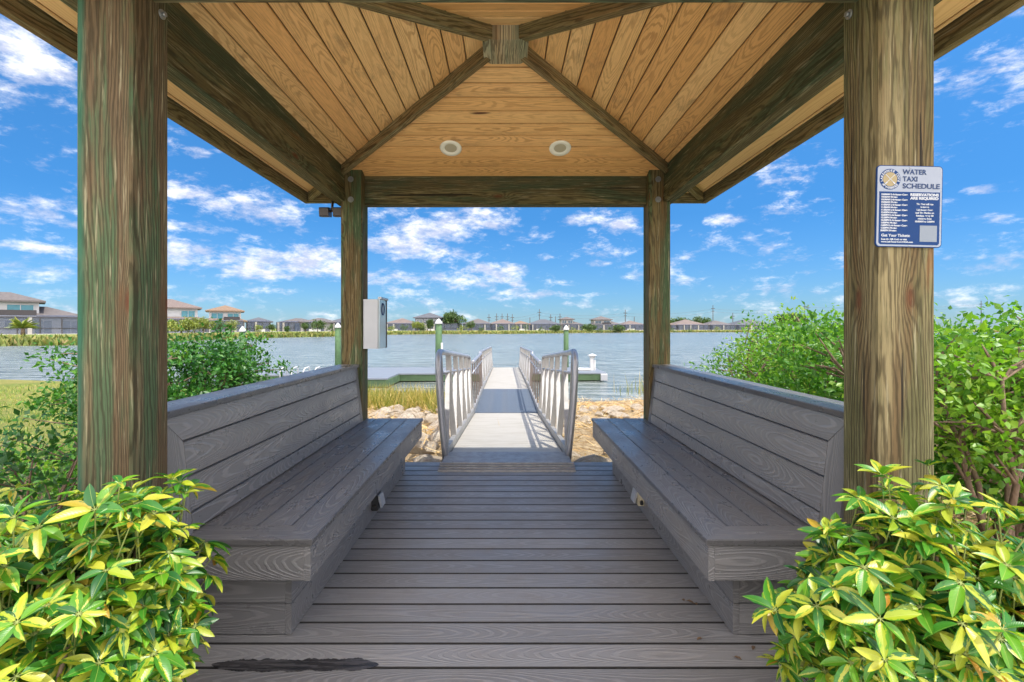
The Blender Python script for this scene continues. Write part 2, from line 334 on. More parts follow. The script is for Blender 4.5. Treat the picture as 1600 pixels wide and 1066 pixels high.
def f_schef(g, o):
    uv, r = uvr(g); s = g.n('ShaderNodeSeparateXYZ', i={0: uv}); a, b = s.outputs[0], s.outputs[1]
    rv = g.n('ShaderNodeCombineXYZ', i={0: g.m('MULTIPLY', a, 2.6), 1: g.m('MULTIPLY', b, 1.6), 2: g.m('MULTIPLY', r, 61)}).outputs[0]
    n = g.noise(rv, 1.5, 5, .6, .4)
    edge = g.m('ABSOLUTE', b)                                       # 0 = midrib, 1 = margin
    inv = g.m('GREATER_THAN', g.m('FRACT', g.m('MULTIPLY', r, 17.3)), .82)
    e2 = g.m('ABSOLUTE', g.m('SUBTRACT', edge, inv))
    amt = g.m('ADD', g.m('SUBTRACT', g.m('MULTIPLY', e2, .75), g.m('MULTIPLY', n, 1.5)), g.rng(g.m('FRACT', g.m('MULTIPLY', r, 7.77)), 0, 1, .38, 1.66, False))
    gm = g.rng(amt, .42, .50)                                       # 1 = green area
    green = g.ramp(g.m('FRACT', g.m('MULTIPLY', r, 29.1)), [(0, (.014,.085,.02)), (.45, (.04,.18,.015)), (1, (.12,.30,.015))])
    yel = g.ramp(g.m('FRACT', g.m('MULTIPLY', r, 13.7)), [(0, (.22,.32,.018)), (.35, (.35,.40,.022)), (.7, (.44,.43,.05)), (.9, (.28,.37,.03)), (1, (.40,.19,.02))])
    c = g.mix(gm, yel, green)
    c = g.mix(g.rng(edge, .06, .0, 0, .5), c, (.45, .50, .12))
    vn = g.m('SINE', g.m('MULTIPLY', g.m('SUBTRACT', a, g.m('MULTIPLY', edge, .22)), 75))
    A = bsdf(g, c, .36, g.m('ADD', g.m('MULTIPLY', vn, .06), g.m('MULTIPLY', g.m('ABSOLUTE', b), 1.2)), .0012, .8, spec=.5)
    B = g.n('ShaderNodeBsdfTranslucent', i={0: g.mix(1., c, (1.1, 1.1, .5), 'MULTIPLY')}).outputs[0]
    return g.n('ShaderNodeMixShader', i={0: .27, 1: A, 2: B}).outputs[0]
mat('variegated_leaf', f_schef)
def f_ground(g, o):
    t = g.n('ShaderNodeNewGeometry').outputs['Position']; s = g.n('ShaderNodeSeparateXYZ', i={0: t})
    n1 = g.noise(t, .35, 5, .6); n2 = g.noise(t, 7, 6, .7); n3 = g.noise(t, 40, 3, .7); n4 = g.noise(g.scl(t, (.06, .06, .4)), 1, 5, .6)
    lawn = g.mix(g.rng(n1, .35, .65), (.13, .19, .04), (.27, .25, .08)); lawn = g.mix(g.rng(n2, .45, .7, 0, .6), lawn, (.36, .29, .11))
    mul = g.mix(n2, (.12, .065, .035), (.42, .30, .17)); mul = g.mix(g.rng(n3, .4, .6, 0, .7), mul, (.50, .40, .26))
    straw = g.mix(g.rng(n2, .35, .65), (.30, .20, .10), (.60, .47, .29)); straw = g.mix(g.rng(n3, .45, .65, 0, .6), straw, (.14, .10, .06))
    ad = g.m('ADD', g.m('ABSOLUTE', g.m('ADD', s.outputs[0], -.5)), g.m('MULTIPLY', g.m('SUBTRACT', n2, .5), 1.2))
    bed = g.m('MULTIPLY', g.rng(ad, 3.9, 3.3), g.rng(s.outputs[1], 6.5, 5.2))
    bank = g.m('MULTIPLY', g.rng(g.m('ADD', s.outputs[0], g.m('MULTIPLY', g.m('SUBTRACT', n2, .5), 2)), -4.6, -3.4), g.rng(s.outputs[1], 4.6, 5.2))
    bank = g.m('MULTIPLY', bank, g.rng(s.outputs[1], 40, 24))
    c = g.mix(bank, lawn, straw); c = g.mix(bed, c, mul)
    far = g.rng(s.outputs[1], 35, 45)
    fz = g.m('ADD', s.outputs[2], g.m('MULTIPLY', g.m('SUBTRACT', n4, .5), 1.0))
    fc = g.ramp(g.rng(fz, -.9, 1.2, 0, 1, False), [(0, (.13, .10, .05)), (.2, (.33, .23, .11)), (.42, (.26, .24, .08)), (.62, (.17, .22, .05)), (1, (.16, .22, .05))])
    fc = g.mix(g.rng(g.noise(t, .5, 5, .7), .45, .7, 0, .5), fc, (.12, .17, .03))
    c = g.mix(far, c, fc)
    return bsdf(g, c, .95, g.m('ADD', n2, n3), .05, 1, spec=.1)
mat('ground_cover', f_ground)
def f_water(g, o):
    t = g.n('ShaderNodeNewGeometry').outputs['Position']
    n1 = g.noise(g.scl(t, (.35, 1.5, 1)), 1.2, 4, .6, .3); n2 = g.noise(g.scl(t, (1.2, 3.6, 1)), 1.4, 4, .65); n3 = g.noise(g.scl(t, (.02, .06, 1)), 1, 3, .5)
    hgt = g.m('ADD', g.m('MULTIPLY', n1, 1.), g.m('MULTIPLY', n2, .35))
    wv = g.rng(g.m('ADD', n1, g.m('MULTIPLY', n2, .6)), .70, .92)
    c = g.mix(wv, (.105, .125, .115), (.25, .275, .26)); c = g.mix(g.rng(n3, .4, .6, 0, .3), c, (.20, .25, .25))
    return bsdf(g, c, .2, hgt, .32, 1, spec=.5)
mat('lake_water', f_water)
def f_rock(g, o):
    t = g.n('ShaderNodeTexCoord').outputs['Object']; n = g.noise(t, 3.5, 8, .7, .3); n2 = g.noise(t, 14, 5, .7)
    c = g.mix(g.rng(n, .35, .65), (.60, .53, .42), (.42, .33, .24)); c = g.mix(g.rng(n2, .52, .75, 0, .45), c, (.22, .17, .12))
    return bsdf(g, c, .9, g.m('ADD', n, n2), .05, 1, spec=.15)
mat('limestone', f_rock)
def f_wet(g, o):
    t = g.n('ShaderNodeNewGeometry').outputs['Position']; n = g.noise(g.scl(t, (6, 60, 1)), 1, 5, .6)
    return bsdf(g, g.mix(g.rng(n, .35, .65), (.022, .022, .024), (.07, .066, .066)), g.rng(n, .3, .7, .12, .35), n, .002, .5, spec=.5)
mat('wet_film', f_wet)
for nm, c, ro in (('sign_silver', (.27, .30, .36), .55), ('sign_navy', (.006, .035, .13), .6), ('sign_white', (.45, .47, .50), .5), ('sign_tan', (.30, .24, .13), .5), ('sign_ink', (.02, .045, .12), .5), ('sign_blank', (.20, .23, .27), .6)): simple(nm, c, ro, .03, spec=.2)
simple('dry_leaf', (.14, .085, .045), .7, .3, 40)

# ------------------------------------------------------------------ leaf clouds (numpy)
def norm(a): return a/np.maximum(np.linalg.norm(a, axis=-1, keepdims=True), 1e-9)
T_SMALL = (np.array([(0,0,0),(.5,0,-.05),(1,0,-.12),(.45,.5,.06),(.45,-.5,.06)]), [(0,1,3),(1,2,3),(0,4,1),(1,4,2)])
T_BLADE = (np.array([(0,-.5,0),(0,.5,0),(.55,.35,.10),(.55,-.35,.10),(1,0,.28)]), [(0,3,2,1),(3,4,2)])
def t_leaflet():
    V, Fc = [], []; n = 7
    for i in range(n+1):
        a = i/n; wd = (math.sin(math.pi*min(1, a**.82))**.75 if 0 < a < 1 else 0)*.5; wd = max(wd, .02)
        dr = -.20*a*a
        V += [(a, -wd, dr+wd*.18), (a, 0, dr), (a, wd, dr+wd*.18)]
    for i in range(n):
        b = i*3; Fc += [(b, b+3, b+4, b+1), (b+1, b+4, b+5, b+2)]
    return np.array(V), Fc
T_LEAFLET = t_leaflet()
def leaf_cloud(name, P, D, Nn, L, W, mt, parent=None, tmpl=T_SMALL, rnd=None, smooth=False):
    P, D, Nn = map(lambda q: np.asarray(q, float), (P, D, Nn)); n = len(P)
    D = norm(D); B = norm(np.cross(Nn, D)); Nn = np.cross(D, B); L = np.broadcast_to(L, n); W = np.broadcast_to(W, n)
    tv, tf = tmpl; k = len(tv)
    V = P[:, None] + D[:, None]*tv[None, :, 0, None]*L[:, None, None] + B[:, None]*tv[None, :, 1, None]*W[:, None, None] + Nn[:, None]*tv[None, :, 2, None]*L[:, None, None]
    V = V.reshape(-1, 3); rnd = rs.rand(n) if rnd is None else rnd
    tot = np.array([len(f) for f in tf]); flat = np.concatenate([np.array(f) for f in tf])
    loops = (flat[None]+np.arange(n)[:, None]*k).ravel(); tots = np.tile(tot, n)
    me = bpy.data.meshes.new(name); me.vertices.add(len(V)); me.vertices.foreach_set('co', V.ravel())
    me.loops.add(len(loops)); me.loops.foreach_set('vertex_index', loops)
    me.polygons.add(len(tots)); st = np.concatenate([[0], np.cumsum(tots)[:-1]]); me.polygons.foreach_set('loop_start', st); me.polygons.foreach_set('loop_total', tots)
    if smooth: me.polygons.foreach_set('use_smooth', np.ones(len(tots), bool))
    me.update(calc_edges=True)
    wm = max(abs(tv[:, 1]).max(), 1e-6); uvt = np.stack([tv[flat, 0], tv[flat, 1]/wm], 1)
    me.uv_layers.new(name='UVMap').data.foreach_set('uv', np.tile(uvt, (n, 1)).astype(np.float32).ravel())
    me.attributes.new('rnd', 'FLOAT', 'FACE').data.foreach_set('value', np.repeat(rnd, len(tf)).astype(np.float32))
    me.materials.append(M[mt]); o = bpy.data.objects.new(name, me); scn.collection.objects.link(o)
    if parent: o.parent = parent; o.matrix_parent_inverse = Matrix.Translation(parent.location).inverted()
    return o
def rdir(n, up=.3):
    d = rs.randn(n, 3); d[:, 2] += up; return norm(d)

# ================================================================== THE SETTING
WZ = -.85                                                            # lake level
def interp(a, tab):
    xs = [t[0] for t in tab]; ys = [t[1] for t in tab]; return float(np.interp(a, xs, ys))
def shore_table(pts): return sorted((math.atan2(X, Y), math.hypot(X, Y)) for X, Y in pts)
NEAR = shore_table([(-60, 8), (-45, 20), (-24, 22), (-14, 19), (-8, 16), (-4.5, 14.6), (-1, 14.2), (2, 14.8), (5, 15.6), (10, 17), (20, 20), (60, 22)])
FAR = shore_table([(-75, 50), (-60, 59), (-53.2, 61.5), (-52.5, 79), (-54.5, 104), (-44, 125), (-38, 160), (-30, 178), (2.4, 186), (31, 220), (67, 246), (103, 260), (180, 262), (300, 240)])
def gh(X, Y):
    a = math.atan2(X, Y); r = math.hypot(X, Y); r1 = interp(a, NEAR); r2 = interp(a, FAR)
    if abs(a) > R(80): return -.28
    if r < r1:
        base = -.28 + .05*math.sin(X*1.3)*math.sin(Y*1.7)
        s0 = 5.2 if X > -3 else 7.5
        t = max(0, min(1, (r-s0)/(r1-s0))); t = t*t*(3-2*t)*.5+t*.5
        b = .09*math.sin(X*2.3+1)*math.sin(Y*2.9)*min(1, t*4)*(1-t) if X > -3.6 else 0
        return base*(1-t) + (WZ-.02)*t + b
    if r < r2:
        return WZ - min(.9, min(r-r1, (r2-r)*.3)*.22) - .02
    d = r-r2; return WZ-.02 + min(1.2, d*.12)
def build_ground():
    angs = sorted(set([R(a) for a in np.arange(-180, 180.1, 4)] + [R(a) for a in np.arange(-78, 78, .8)] + [t[0] for t in FAR]))
    V, Fc = [], []
    rows = 74
    for a in angs:
        r1 = interp(a, NEAR) if abs(a) < R(80) else 30; r2 = interp(a, FAR) if abs(a) < R(80) else 90
        rr = [0.02] + list(np.linspace(.5, 4.5, 9)) + list(np.linspace(4.8, r1-.05, 30)) + list(np.linspace(r1+.5, r1+5, 5)) + list(np.linspace(r1+8, r2-8, 4)) + list(np.linspace(r2-4, r2+14, 16)) + [r2+25, r2+50, r2+100, r2+250, r2+600, 1800, 2800, 4000, 5200]
        assert len(rr) == rows, len(rr)
        for r in rr: X, Y = r*math.sin(a), r*math.cos(a); V.append((X, Y, gh(X, Y)))
    n = len(angs)
    for i in range(n-1):
        for k in range(rows-1): b = i*rows+k; Fc.append((b, b+1, b+rows+1, b+rows))
    me = bpy.data.meshes.new('ground'); me.from_pydata(V, [], Fc); me.materials.append(M['ground_cover'])
    me.polygons.foreach_set('use_smooth', [True]*len(me.polygons))
    o = bpy.data.objects.new('ground', me); scn.collection.objects.link(o); o['kind'] = 'structure'
    bm = bmesh.new(); bm.from_mesh(me); bmesh.ops.remove_doubles(bm, verts=bm.verts, dist=1e-3); bmesh.ops.recalc_face_normals(bm, faces=bm.faces); bm.to_mesh(me); bm.free()
build_ground()
b = MB(); b.face([(-420, 5.6, WZ), (420, 5.6, WZ), (420, 330, WZ), (-420, 330, WZ)]); b.build('water', M['lake_water'])['kind'] = 'structure'

b = MB(); b.box(-7, 7, -14, .44, -.30, -.055); b.build('bounce_slab', M['bounce_concrete'])['kind'] = 'structure'  # unseen pale slab added behind the viewer, bouncing sunlight up to the ceiling
# deck of composite boards
b = MB(); yy = 4.765; k = 0
while yy > .4:
    xw = 1.62 if yy > 1.62 else .72
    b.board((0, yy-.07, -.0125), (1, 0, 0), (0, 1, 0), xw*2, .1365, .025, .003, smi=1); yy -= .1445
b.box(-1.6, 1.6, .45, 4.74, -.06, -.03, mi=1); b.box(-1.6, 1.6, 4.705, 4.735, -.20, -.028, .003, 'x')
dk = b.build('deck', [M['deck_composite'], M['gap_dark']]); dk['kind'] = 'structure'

# ================================================================== PAVILION
PX, PW, PF, PB = 1.275, .19, 1.70, 4.434       # inner face of posts, post size, front faces of the front and rear posts
YC, Z0, MS, XE, YBE, YFE = 3.16, 3.16, .32, 1.89, 4.775, 1.22
ZE = Z0-MS*XE; MBk = (Z0-ZE)/(YBE-YC); MFr = (Z0-ZE)/(YC-YFE)
pav = thing('pavilion', (0, YC, 0), 'open timber pavilion with hipped pine board ceiling on four thick weathered posts', 'pavilion')
def post(x0, y0, mt, lab, bolts):
    b = MB(); n = 14; z0, z1 = -.25, (2.72 if y0 > 3 else 2.76)
    b.box(x0, x0+PW, y0, y0+PW, z0, z1, .008, 'z', r=random.random())
    p = b.build('post', mt, pav); p['label'] = lab; br_ = .026 if y0 > 3 else .017
    for (bx, by, bz, ax) in bolts:
        q = MB(); c = Vector((bx, by, bz)); d = Vector(ax)
        q.tube([c, c+d*.005], br_, 14); q.tube([c+d*.005, c+d*.016], br_*.55, 6); q.build('bolt', M['galvanised'], p)
def bolts(xs, y0, inx, sx):
    return [(xs, y0, 2.60, (0, -1, 0)), (xs, y0, 2.42, (0, -1, 0)), (inx, y0+.11, 2.60, (sx, 0, 0)), (inx, y0+.11, 2.42, (sx, 0, 0))]
post(-PX-PW, PF, M['post_timber_green'], 'front left post with teal and rust coloured streaks and two knots', [(-PX, PF+.15, 2.44, (1, 0, 0))])
post(PX, PF, M['post_timber_brown'], 'front right post of pale brown ridged timber', [(PX, PF+.15, 2.44, (-1, 0, 0))])
post(-PX-PW, PB, M['post_timber_dark'], 'rear left post, dark brown with green side', bolts(-PX-.10, PB, -PX, 1))
post(PX, PB, M['post_timber_dark'], 'rear right post with green streaks and a round knot', bolts(PX+.08, PB, PX, -1))
for sx, xb in ((-1, 1.43), (1, 1.40)):
    b = MB(); b.board((sx*(xb+.052), (PF+PB)/2+.0, 2.555), (0, 1, 0), (0, 0, 1), PB-PF-.01+.35, .31, .10, .006, r=.31 if sx < 0 else .77); b.build('side_beam', M['beam_timber'], pav)
b = MB(); b.board((0, 4.565, 2.53), (1, 0, 0), (0, 0, 1), 2*PX-.004, .275, .10, .006, r=.2); b.build('rear_beam', M['beam_timber'], pav)
b = MB(); b.board((0, 1.775, 2.60), (1, 0, 0), (0, 0, 1), 2*PX-.004, .28, .09, .006, r=.5); b.build('front_beam', M['beam_timber'], pav)
# ceiling boards, one mesh per slope; boards butt along the hips
BWD = .1225
def slope_boards(kind):
    b = MB()
    if kind in ('l', 'r'):
        s = -1 if kind == 'l' else 1; k = 0; x0 = .02
        while x0 < XE-.03:
            xm = min(x0+BWD, XE-.01); xc = (x0+xm)/2; W = (xm-x0-.006)*math.hypot(1, MS)
            kb = (YBE-YC)/XE; kf = (YC-YFE)/XE
            y1, y0 = YC+kb*xc, YC-kf*xc; c = (s*xc, (y0+y1)/2, Z0-MS*xc+.010)
            n = math.hypot(1, MS); v = Vector((s/n, 0, -MS/n)); u = Vector((0, 1, 0))
            # the width axis runs outwards; thickness axis = u x v
            b.board(c, u, v, y1-y0, W, .018, .0045, k0=-kf/n, k1=kb/n, mi=(1 if xc > 1.5 else 0)); x0 = xm; k += 1
    else:
        back = kind == 'b'; ext = (YBE-YC) if back else (YC-YFE); m_ = MBk if back else MFr; s = 1 if back else -1; d0 = .02
        while d0 < ext-.03:
            d1 = min(d0+BWD, ext-.01); dc = (d0+d1)/2; n = math.hypot(1, m_); W = (d1-d0-.009)*n; hx = XE*dc/ext; kx = XE/ext/n
            b.board((0, YC+s*dc, Z0-m_*dc+.010), (1, 0, 0), (0, s/n, -m_/n), 2*hx, W, .018, .0045, k0=-kx, k1=kx, mi=(1 if dc > ext-.25 else 0)); d0 = d1
    return b.build('ceiling_slope', [M['ceiling_pine'], M['soffit_pine']], pav)
slopes = {k: slope_boards(k) for k in 'lrbf'}
# hip rafters, king block, fascia, roof skin
def hip(cx_, cy_):
    a = Vector((0, YC, Z0-.040)); e = Vector((cx_*.985, YC+(cy_-YC)*.985, ZE+.02-.040+.012)); d = (e-a)
    side = Vector((-d.y, d.x, 0)).normalized(); a2 = a+d*.04
    b = MB(); b.board((a2+e)/2, d, side, (e-a2).length, .055, .10, .004); b.build('hip_rafter', M['hip_timber'], pav)
for sx in (-1, 1):
    hip(sx*XE, YBE); hip(sx*XE, YFE)
b = MB(); q, c = .142, .045
b.ngon_prism([(x_+0, y_+YC+.02) for x_, y_ in [(-q+c,-q),(q-c,-q),(q,-q+c),(q,q-c),(q-c,q),(-q+c,q),(-q,q-c),(-q,-q+c)]], 3.035, 3.30)
b.uv = [(u_*1.0+3, v_) for u_, v_ in b.uv]; b.uv = [(v_, u_) for u_, v_ in b.uv]
b.build('king_block', M['block_timber'], pav)
b = MB(); fz0, fz1 = ZE-.075, ZE+.10; ft = .045
for s in (-1, 1): b.board((s*(XE+ft/2), (YFE+YBE)/2, (fz0+fz1)/2), (0, 1, 0), (0, 0, 1), YBE-YFE+2*ft, fz1-fz0, ft, .003)
b.board((0, YBE+ft/2+.0, (fz0+fz1)/2), (1, 0, 0), (0, 0, 1), 2*XE-.004, fz1-fz0, ft, .003); b.board((0, YFE-ft/2, (fz0+fz1)/2), (1, 0, 0), (0, 0, 1), 2*XE-.004, fz1-fz0, ft, .003)
b.build('fascia', M['hip_timber'], pav)
b = MB(); up = .06; ov = .13; ap = (0, YC, Z0+up+.06)
cs = [(-XE-ov, YFE-ov, ZE+up+.03), (XE+ov, YFE-ov, ZE+up+.03), (XE+ov, YBE+ov, ZE+up+.03), (-XE-ov, YBE+ov, ZE+up+.03)]
for i in range(4): b.face([cs[i], cs[(i+1) % 4], ap]); b.face([cs[(i+1) % 4], cs[i], (ap[0], ap[1], ap[2]-.03)])
for i in range(4): c0, c1 = Vector(cs[i]), Vector(cs[(i+1) % 4]); dz = Vector((0, 0, .035)); b.face([c0, c1, c1+dz, c0+dz])
b.build('roof', M['roof_grey'], pav)
nrm = Vector((0, -MBk, -1)).normalized()
for X in (-.458, .455):
    Yl = 4.17; c = Vector((X, Yl, Z0-MBk*(Yl-YC))); t1 = Vector((1, 0, 0)); t2 = nrm.cross(t1)
    def ring(r0, r1, h0, h1, b, n=28):
        for k in range(n):
            a0, a1 = k*2*math.pi/n, (k+1)*2*math.pi/n; e = lambda a, r_, h_: c+(t1*math.cos(a)+t2*math.sin(a))*r_+nrm*h_
            b.face([e(a0, r0, h0), e(a1, r0, h0), e(a1, r1, h1), e(a0, r1, h1)], None, .5, 0, True)
    b = MB(); ring(.092, .088, .0, .010, b); ring(.088, .062, .010, .008, b); ring(.062, .05, .008, .001, b)
    tr = b.build('recessed_light', M['trim_cream'], pav)
    b = MB(); ring(.052, .0001, .0015, .0015, b); b.build('lens', M['lens_cream'], tr)

# ================================================================== BENCHES
def bench(s, xs, xp, name_label):
    """s = -1 left, 1 right; xs = front edge of the seat; xp = front of the plinth"""
    t = thing('bench', (s*1.0, 3.2, 0), name_label, 'bench')
    ya, yb, ye = 1.95, 4.58, 4.40; U = (0, 1, 0)
    xb = PX+.005                                                     # seat runs back to here
    b = MB(); V = (-s, 0, 0) if s > 0 else (1, 0, 0)
    def brd(x0, x1, y0, y1, z0, z1, ax='y', k0=0, k1=0, r=None):
        c = (s*(x0+x1)/2, (y0+y1)/2, (z0+z1)/2)
        if ax == 'y': b.board(c, (0, 1, 0), (s, 0, 0), y1-y0, abs(x1-x0)-.003, abs(z1-z0), .0035, k0, k1, r)
        else: b.board(c, (s, 0, 0), (0, 1, 0), abs(x1-x0), abs(y1-y0)-.003, abs(z1-z0), .0035, k0, k1, r)
    w_ = .142
    # front board with mitre (near end), then boards that butt against the near border board
    b.board((s*(xs+w_/2), (ya+w_/2+yb)/2, .4375), (0, 1, 0), (s, 0, 0), yb-ya-w_/2, w_-.003, .025, .0035, k0=1, k1=0)
    x0 = xs+w_
    while x0 < xb+.14:
        x1 = min(x0+w_, xb+.19)
        y1 = yb if x1 <= PX+.01 else PB-.012
        if x1 > xb+.01 and x0 < xb:
            brd(x0, xb-.004, ya+w_, yb, .425, .45); x0 = xb; continue
        brd(x0, x1, max(ya+w_, PF+PW+.01), y1, .425, .45); x0 = x1
    b.board((s*(xs+w_/2+xb)/2, ya+w_/2, .4375), (s, 0, 0), (0, 1, 0), xb-xs-w_/2, w_-.003, .025, .0035, k0=1, k1=0)
    b.build('seat', M['bench_composite'], t)
    b = MB(); fx = xs+.012; fy = ya+.012
    b.board((s*(fx+.0125), (fy+.0005+yb-.01)/2, .3535), (0, 1, 0), (0, 0, 1), yb-.01-fy-.0005, .141, .025, .003, k0=0, k1=0)
    b.board((s*(fx+.026+xb)/2, fy+.0125, .3535), (s, 0, 0), (0, 0, 1), xb-fx-.026, .141, .025, .003)
    fa = b.build('front_board', M['bench_composite'], t)
    q = MB()
    for X in (fx+.045, fx+.27):
        for Z in (.39, .318):
            q.tube([(s*X, fy, Z), (s*X, fy-.002, Z)], .0035, 8)
    q.build('screw', M['galvanised'], fa)['kind'] = 'stuff'
    b = MB(); py_, pe = 2.075, 4.42
    for z0, z1 in ((.003, .132), (.134, .283)):
        b.board((s*(xp+.0125), (py_+pe)/2, (z0+z1)/2), (0, 1, 0), (0, 0, 1), pe-py_, z1-z0, .025, .003)
        b.board((s*(xp+.026+PX+.16)/2, py_+.0125, (z0+z1)/2), (s, 0, 0), (0, 0, 1), PX+.16-xp-.026, z1-z0, .025, .003)
    b.build('plinth', M['bench_composite'], t)
    # leaning backrest framed with mitred end boards
    zt, zb_ = .93, .452; xt_, xb_ = 1.315, 1.262; ya2, yb2 = PF+PW+.012, PB-.012; lean = Vector((s*(xt_-xb_), 0, zt-zb_)); Lh = lean.length; lv = lean.normalized()
    b = MB(); base = Vector((s*xb_, 0, zb_)); fr = .118; per = Lh/(zt-zb_)
    def pan(z0, z1, y0, y1, k0=0, k1=0):
        c = base+lv*((z0+z1)/2-zb_)*per; c.y = (y0+y1)/2
        b.board(c+Vector((s*.0125, 0, 0)), (0, 1, 0), lv, y1-y0, (z1-z0)*per-.004, .025, .0035, k0, k1)
    pan(.818, zt, ya2+fr/2, yb2-fr/2*.6, -fr/.112, fr*.6/.112)
    for z0, z1 in ((.674, .818), (.530, .674), (.452, .530)): pan(z0, z1, ya2+fr, yb2-fr*.6)
    # vertical end boards: near one is mitred under the top board
    def endb(y0, y1, sg):
        yo, yi = (y0, y1) if sg < 0 else (y1, y0)
        P = lambda z_, yv, d: base+lv*(z_-zb_)*per+Vector((s*d, yv, 0))
        for d in (0, .025):
            pts = [P(.452, yo, d), P(.452, yi, d), P(.818, yi, d), P(zt, yo, d)]
            uvs = [(.452, yo+9), (.452, yi+9), (.818, yi+9), (zt, yo+9)]
            b.face(pts, uvs, .4)
        A = [P(.452, yo, 0), P(zt, yo, 0), P(zt, yo, .025), P(.452, yo, .025)]; b.face(A, [(.45, 9), (.93, 9), (.93, 9.03), (.45, 9.03)], .4)
    endb(ya2, ya2+fr-.003, -1); endb(yb2-fr*.6+.003, yb2, 1)
    # closed body behind
    b.face([base+Vector((s*.027, ya2, 0)), base+lean+Vector((s*.027, ya2, 0)), Vector((s*1.45, ya2, zt)), Vector((s*1.45, ya2, .3))], [(0, 0), (.5, 0), (.5, .15), (0, .15)], .6)
    b.face([base+Vector((s*.027, yb2, 0)), base+lean+Vector((s*.027, yb2, 0)), Vector((s*1.45, yb2, zt)), Vector((s*1.45, yb2, .3))], [(0, 0), (.5, 0), (.5, .15), (0, .15)], .6)
    for z0, z1 in ((.0, .15), (.152, .30), (.302, .45), (.452, .60), (.602, .75), (.752, .9)):
        b.board((s*1.4625, (ya2+yb2)/2, (z0+z1)/2), (0, 1, 0), (0, 0, 1), yb2-ya2, z1-z0, .025, .003)
    bk = b.build('backrest', M['bench_composite'], t)
    b = MB(); b.board((s*(1.298+1.482)/2, (ya2+yb2)/2, .943), (0, 1, 0), (s, 0, 0), yb2-ya2, .184, .025, .004); b.build('cap_rail', M['bench_composite'], bk)
    return t
bl = bench(-1, .755, .89, 'left grey composite bench with sloped backrest, beneath the brochure box')
br = bench(1, .785, .945, 'right grey composite bench with sloped backrest, beneath the water taxi sign post')
def outlet(parent, s, xp, Y, Z, mt, lab):
    b = MB(); b.box(s*xp-s*.0, s*xp-s*.045, Y-.05, Y+.05, Z-.05, Z+.05, .006, 'y'); o = b.build('outlet_box', mt, parent); o['label'] = lab
    b = MB(); b.board((s*xp-s*.056, Y, Z+.008), (0, 1, 0), (s*.25, 0, 1), .088, .085, .014, .005); b.build('cover', M['grey_metal'], o)
    b = MB(); b.tube([(s*xp-s*.02, Y-.05, Z-.02), (s*xp-s*.025, Y-.075, Z-.025)], .012, 10); b.build('plug', M['dark_cover'], o)
outlet(bl, -1, .89, 3.36, .115, M['dark_cover'], 'black outlet box with grey cover'); outlet(br, 1, .945, 3.45, .115, M['lens_cream'], 'pale outlet box with weather cover')

# ================================================================== SIGN, BOX AND LAMPS ON THE POSTS
def text_mesh(s_, size, mt, parent, loc, rot, align='LEFT', name='lettering', wmax=None, bold=0.):
    cu = bpy.data.curves.new('t', 'FONT'); cu.body = s_; cu.size = size; cu.align_x = align; cu.extrude = .0003; cu.offset = bold; cu.space_line = .95
    to = bpy.data.objects.new('t', cu); scn.collection.objects.link(to); bpy.context.view_layer.update()
    me = bpy.data.meshes.new_from_object(to.evaluated_get(bpy.context.evaluated_depsgraph_get())); bpy.data.objects.remove(to)
    if wmax and len(me.vertices):
        xs_ = [v.co.x for v in me.vertices]; wd = max(xs_)-min(xs_); me.transform(Matrix.Scale(wmax/wd, 4, (1, 0, 0)))
    me.materials.clear(); me.materials.append(M[mt]); me.transform(Matrix.Translation(loc) @ rot)
    return me
def join_text(name, mes, mts, parent):
    bm = bmesh.new(); idx = 0
    for me, mi in mes:
        n0 = len(bm.faces); bm.from_mesh(me); bm.faces.ensure_lookup_table()
        for f_ in bm.faces[n0:]: f_.material_index = mi
    out = bpy.data.meshes.new(name); bm.to_mesh(out); bm.free()
    for m_ in mts: out.materials.append(M[m_])
    o = bpy.data.objects.new(name, out); scn.collection.objects.link(o); o.parent = parent; return o
SW, SH = .2215, .274
sg = thing('schedule_sign', (PX+.115+.111, PF-.006, H+(HY-323)*1.694/F), 'blue and silver metal water taxi schedule sign on the front right post', 'sign')
sg.location.x = (1420-CX)*1.694/F; sg.rotation_euler = (0, R(1.2), 0)
def rrect(w_, h_, r_, n=6):
    P = []
    for cx_, cy_, a0 in ((w_/2-r_, h_/2-r_, 0), (-w_/2+r_, h_/2-r_, 90), (-w_/2+r_, -h_/2+r_, 180), (w_/2-r_, -h_/2+r_, 270)):
        for k in range(n+1): a = R(a0+90*k/n); P.append((cx_+r_*math.cos(a), cy_+r_*math.sin(a)))
    return P
RX = Matrix.Rotation(R(90), 4, 'X')       # sheet in XZ plane facing -Y
def plate(P, y0, y1, mt, parent, name):
    b = MB(); F_ = [(a, y0, c) for a, c in P]; B_ = [(a, y1, c) for a, c in P]; b.face(F_[::-1] if False else F_); b.face(B_[::-1])
    for i in range(len(P)): j = (i+1) % len(P); b.face([F_[j], F_[i], B_[i], B_[j]])
    o = b.build(name, M[mt]); o.parent = parent; return o
plate(rrect(SW+.002, SH+.002, .013), -.0016, .004, 'sign_navy', sg, 'plate_edge'); plate(rrect(SW-.003, SH-.003, .011), -.0024, -.0010, 'sign_silver', sg, 'plate')
zt_ = SH/2; bz1 = zt_-.088; bz0 = -zt_+.007; P = [(-SW/2+.008, bz1), (-SW/2+.008, bz0+.006), (-SW/2+.014, bz0), (SW/2-.014, bz0), (SW/2-.008, bz0+.006), (SW/2-.008, bz1)]
plate(P, -.0030, -.0018, 'sign_navy', sg, 'blue_panel')
def L(s_, size, x_, z_, mi, align='LEFT', wmax=None, bold=0.): return (text_mesh(s_, size, 'sign_white', sg, Vector((x_, -.0036, z_)), RX, align, wmax=wmax, bold=bold), mi)
T = []
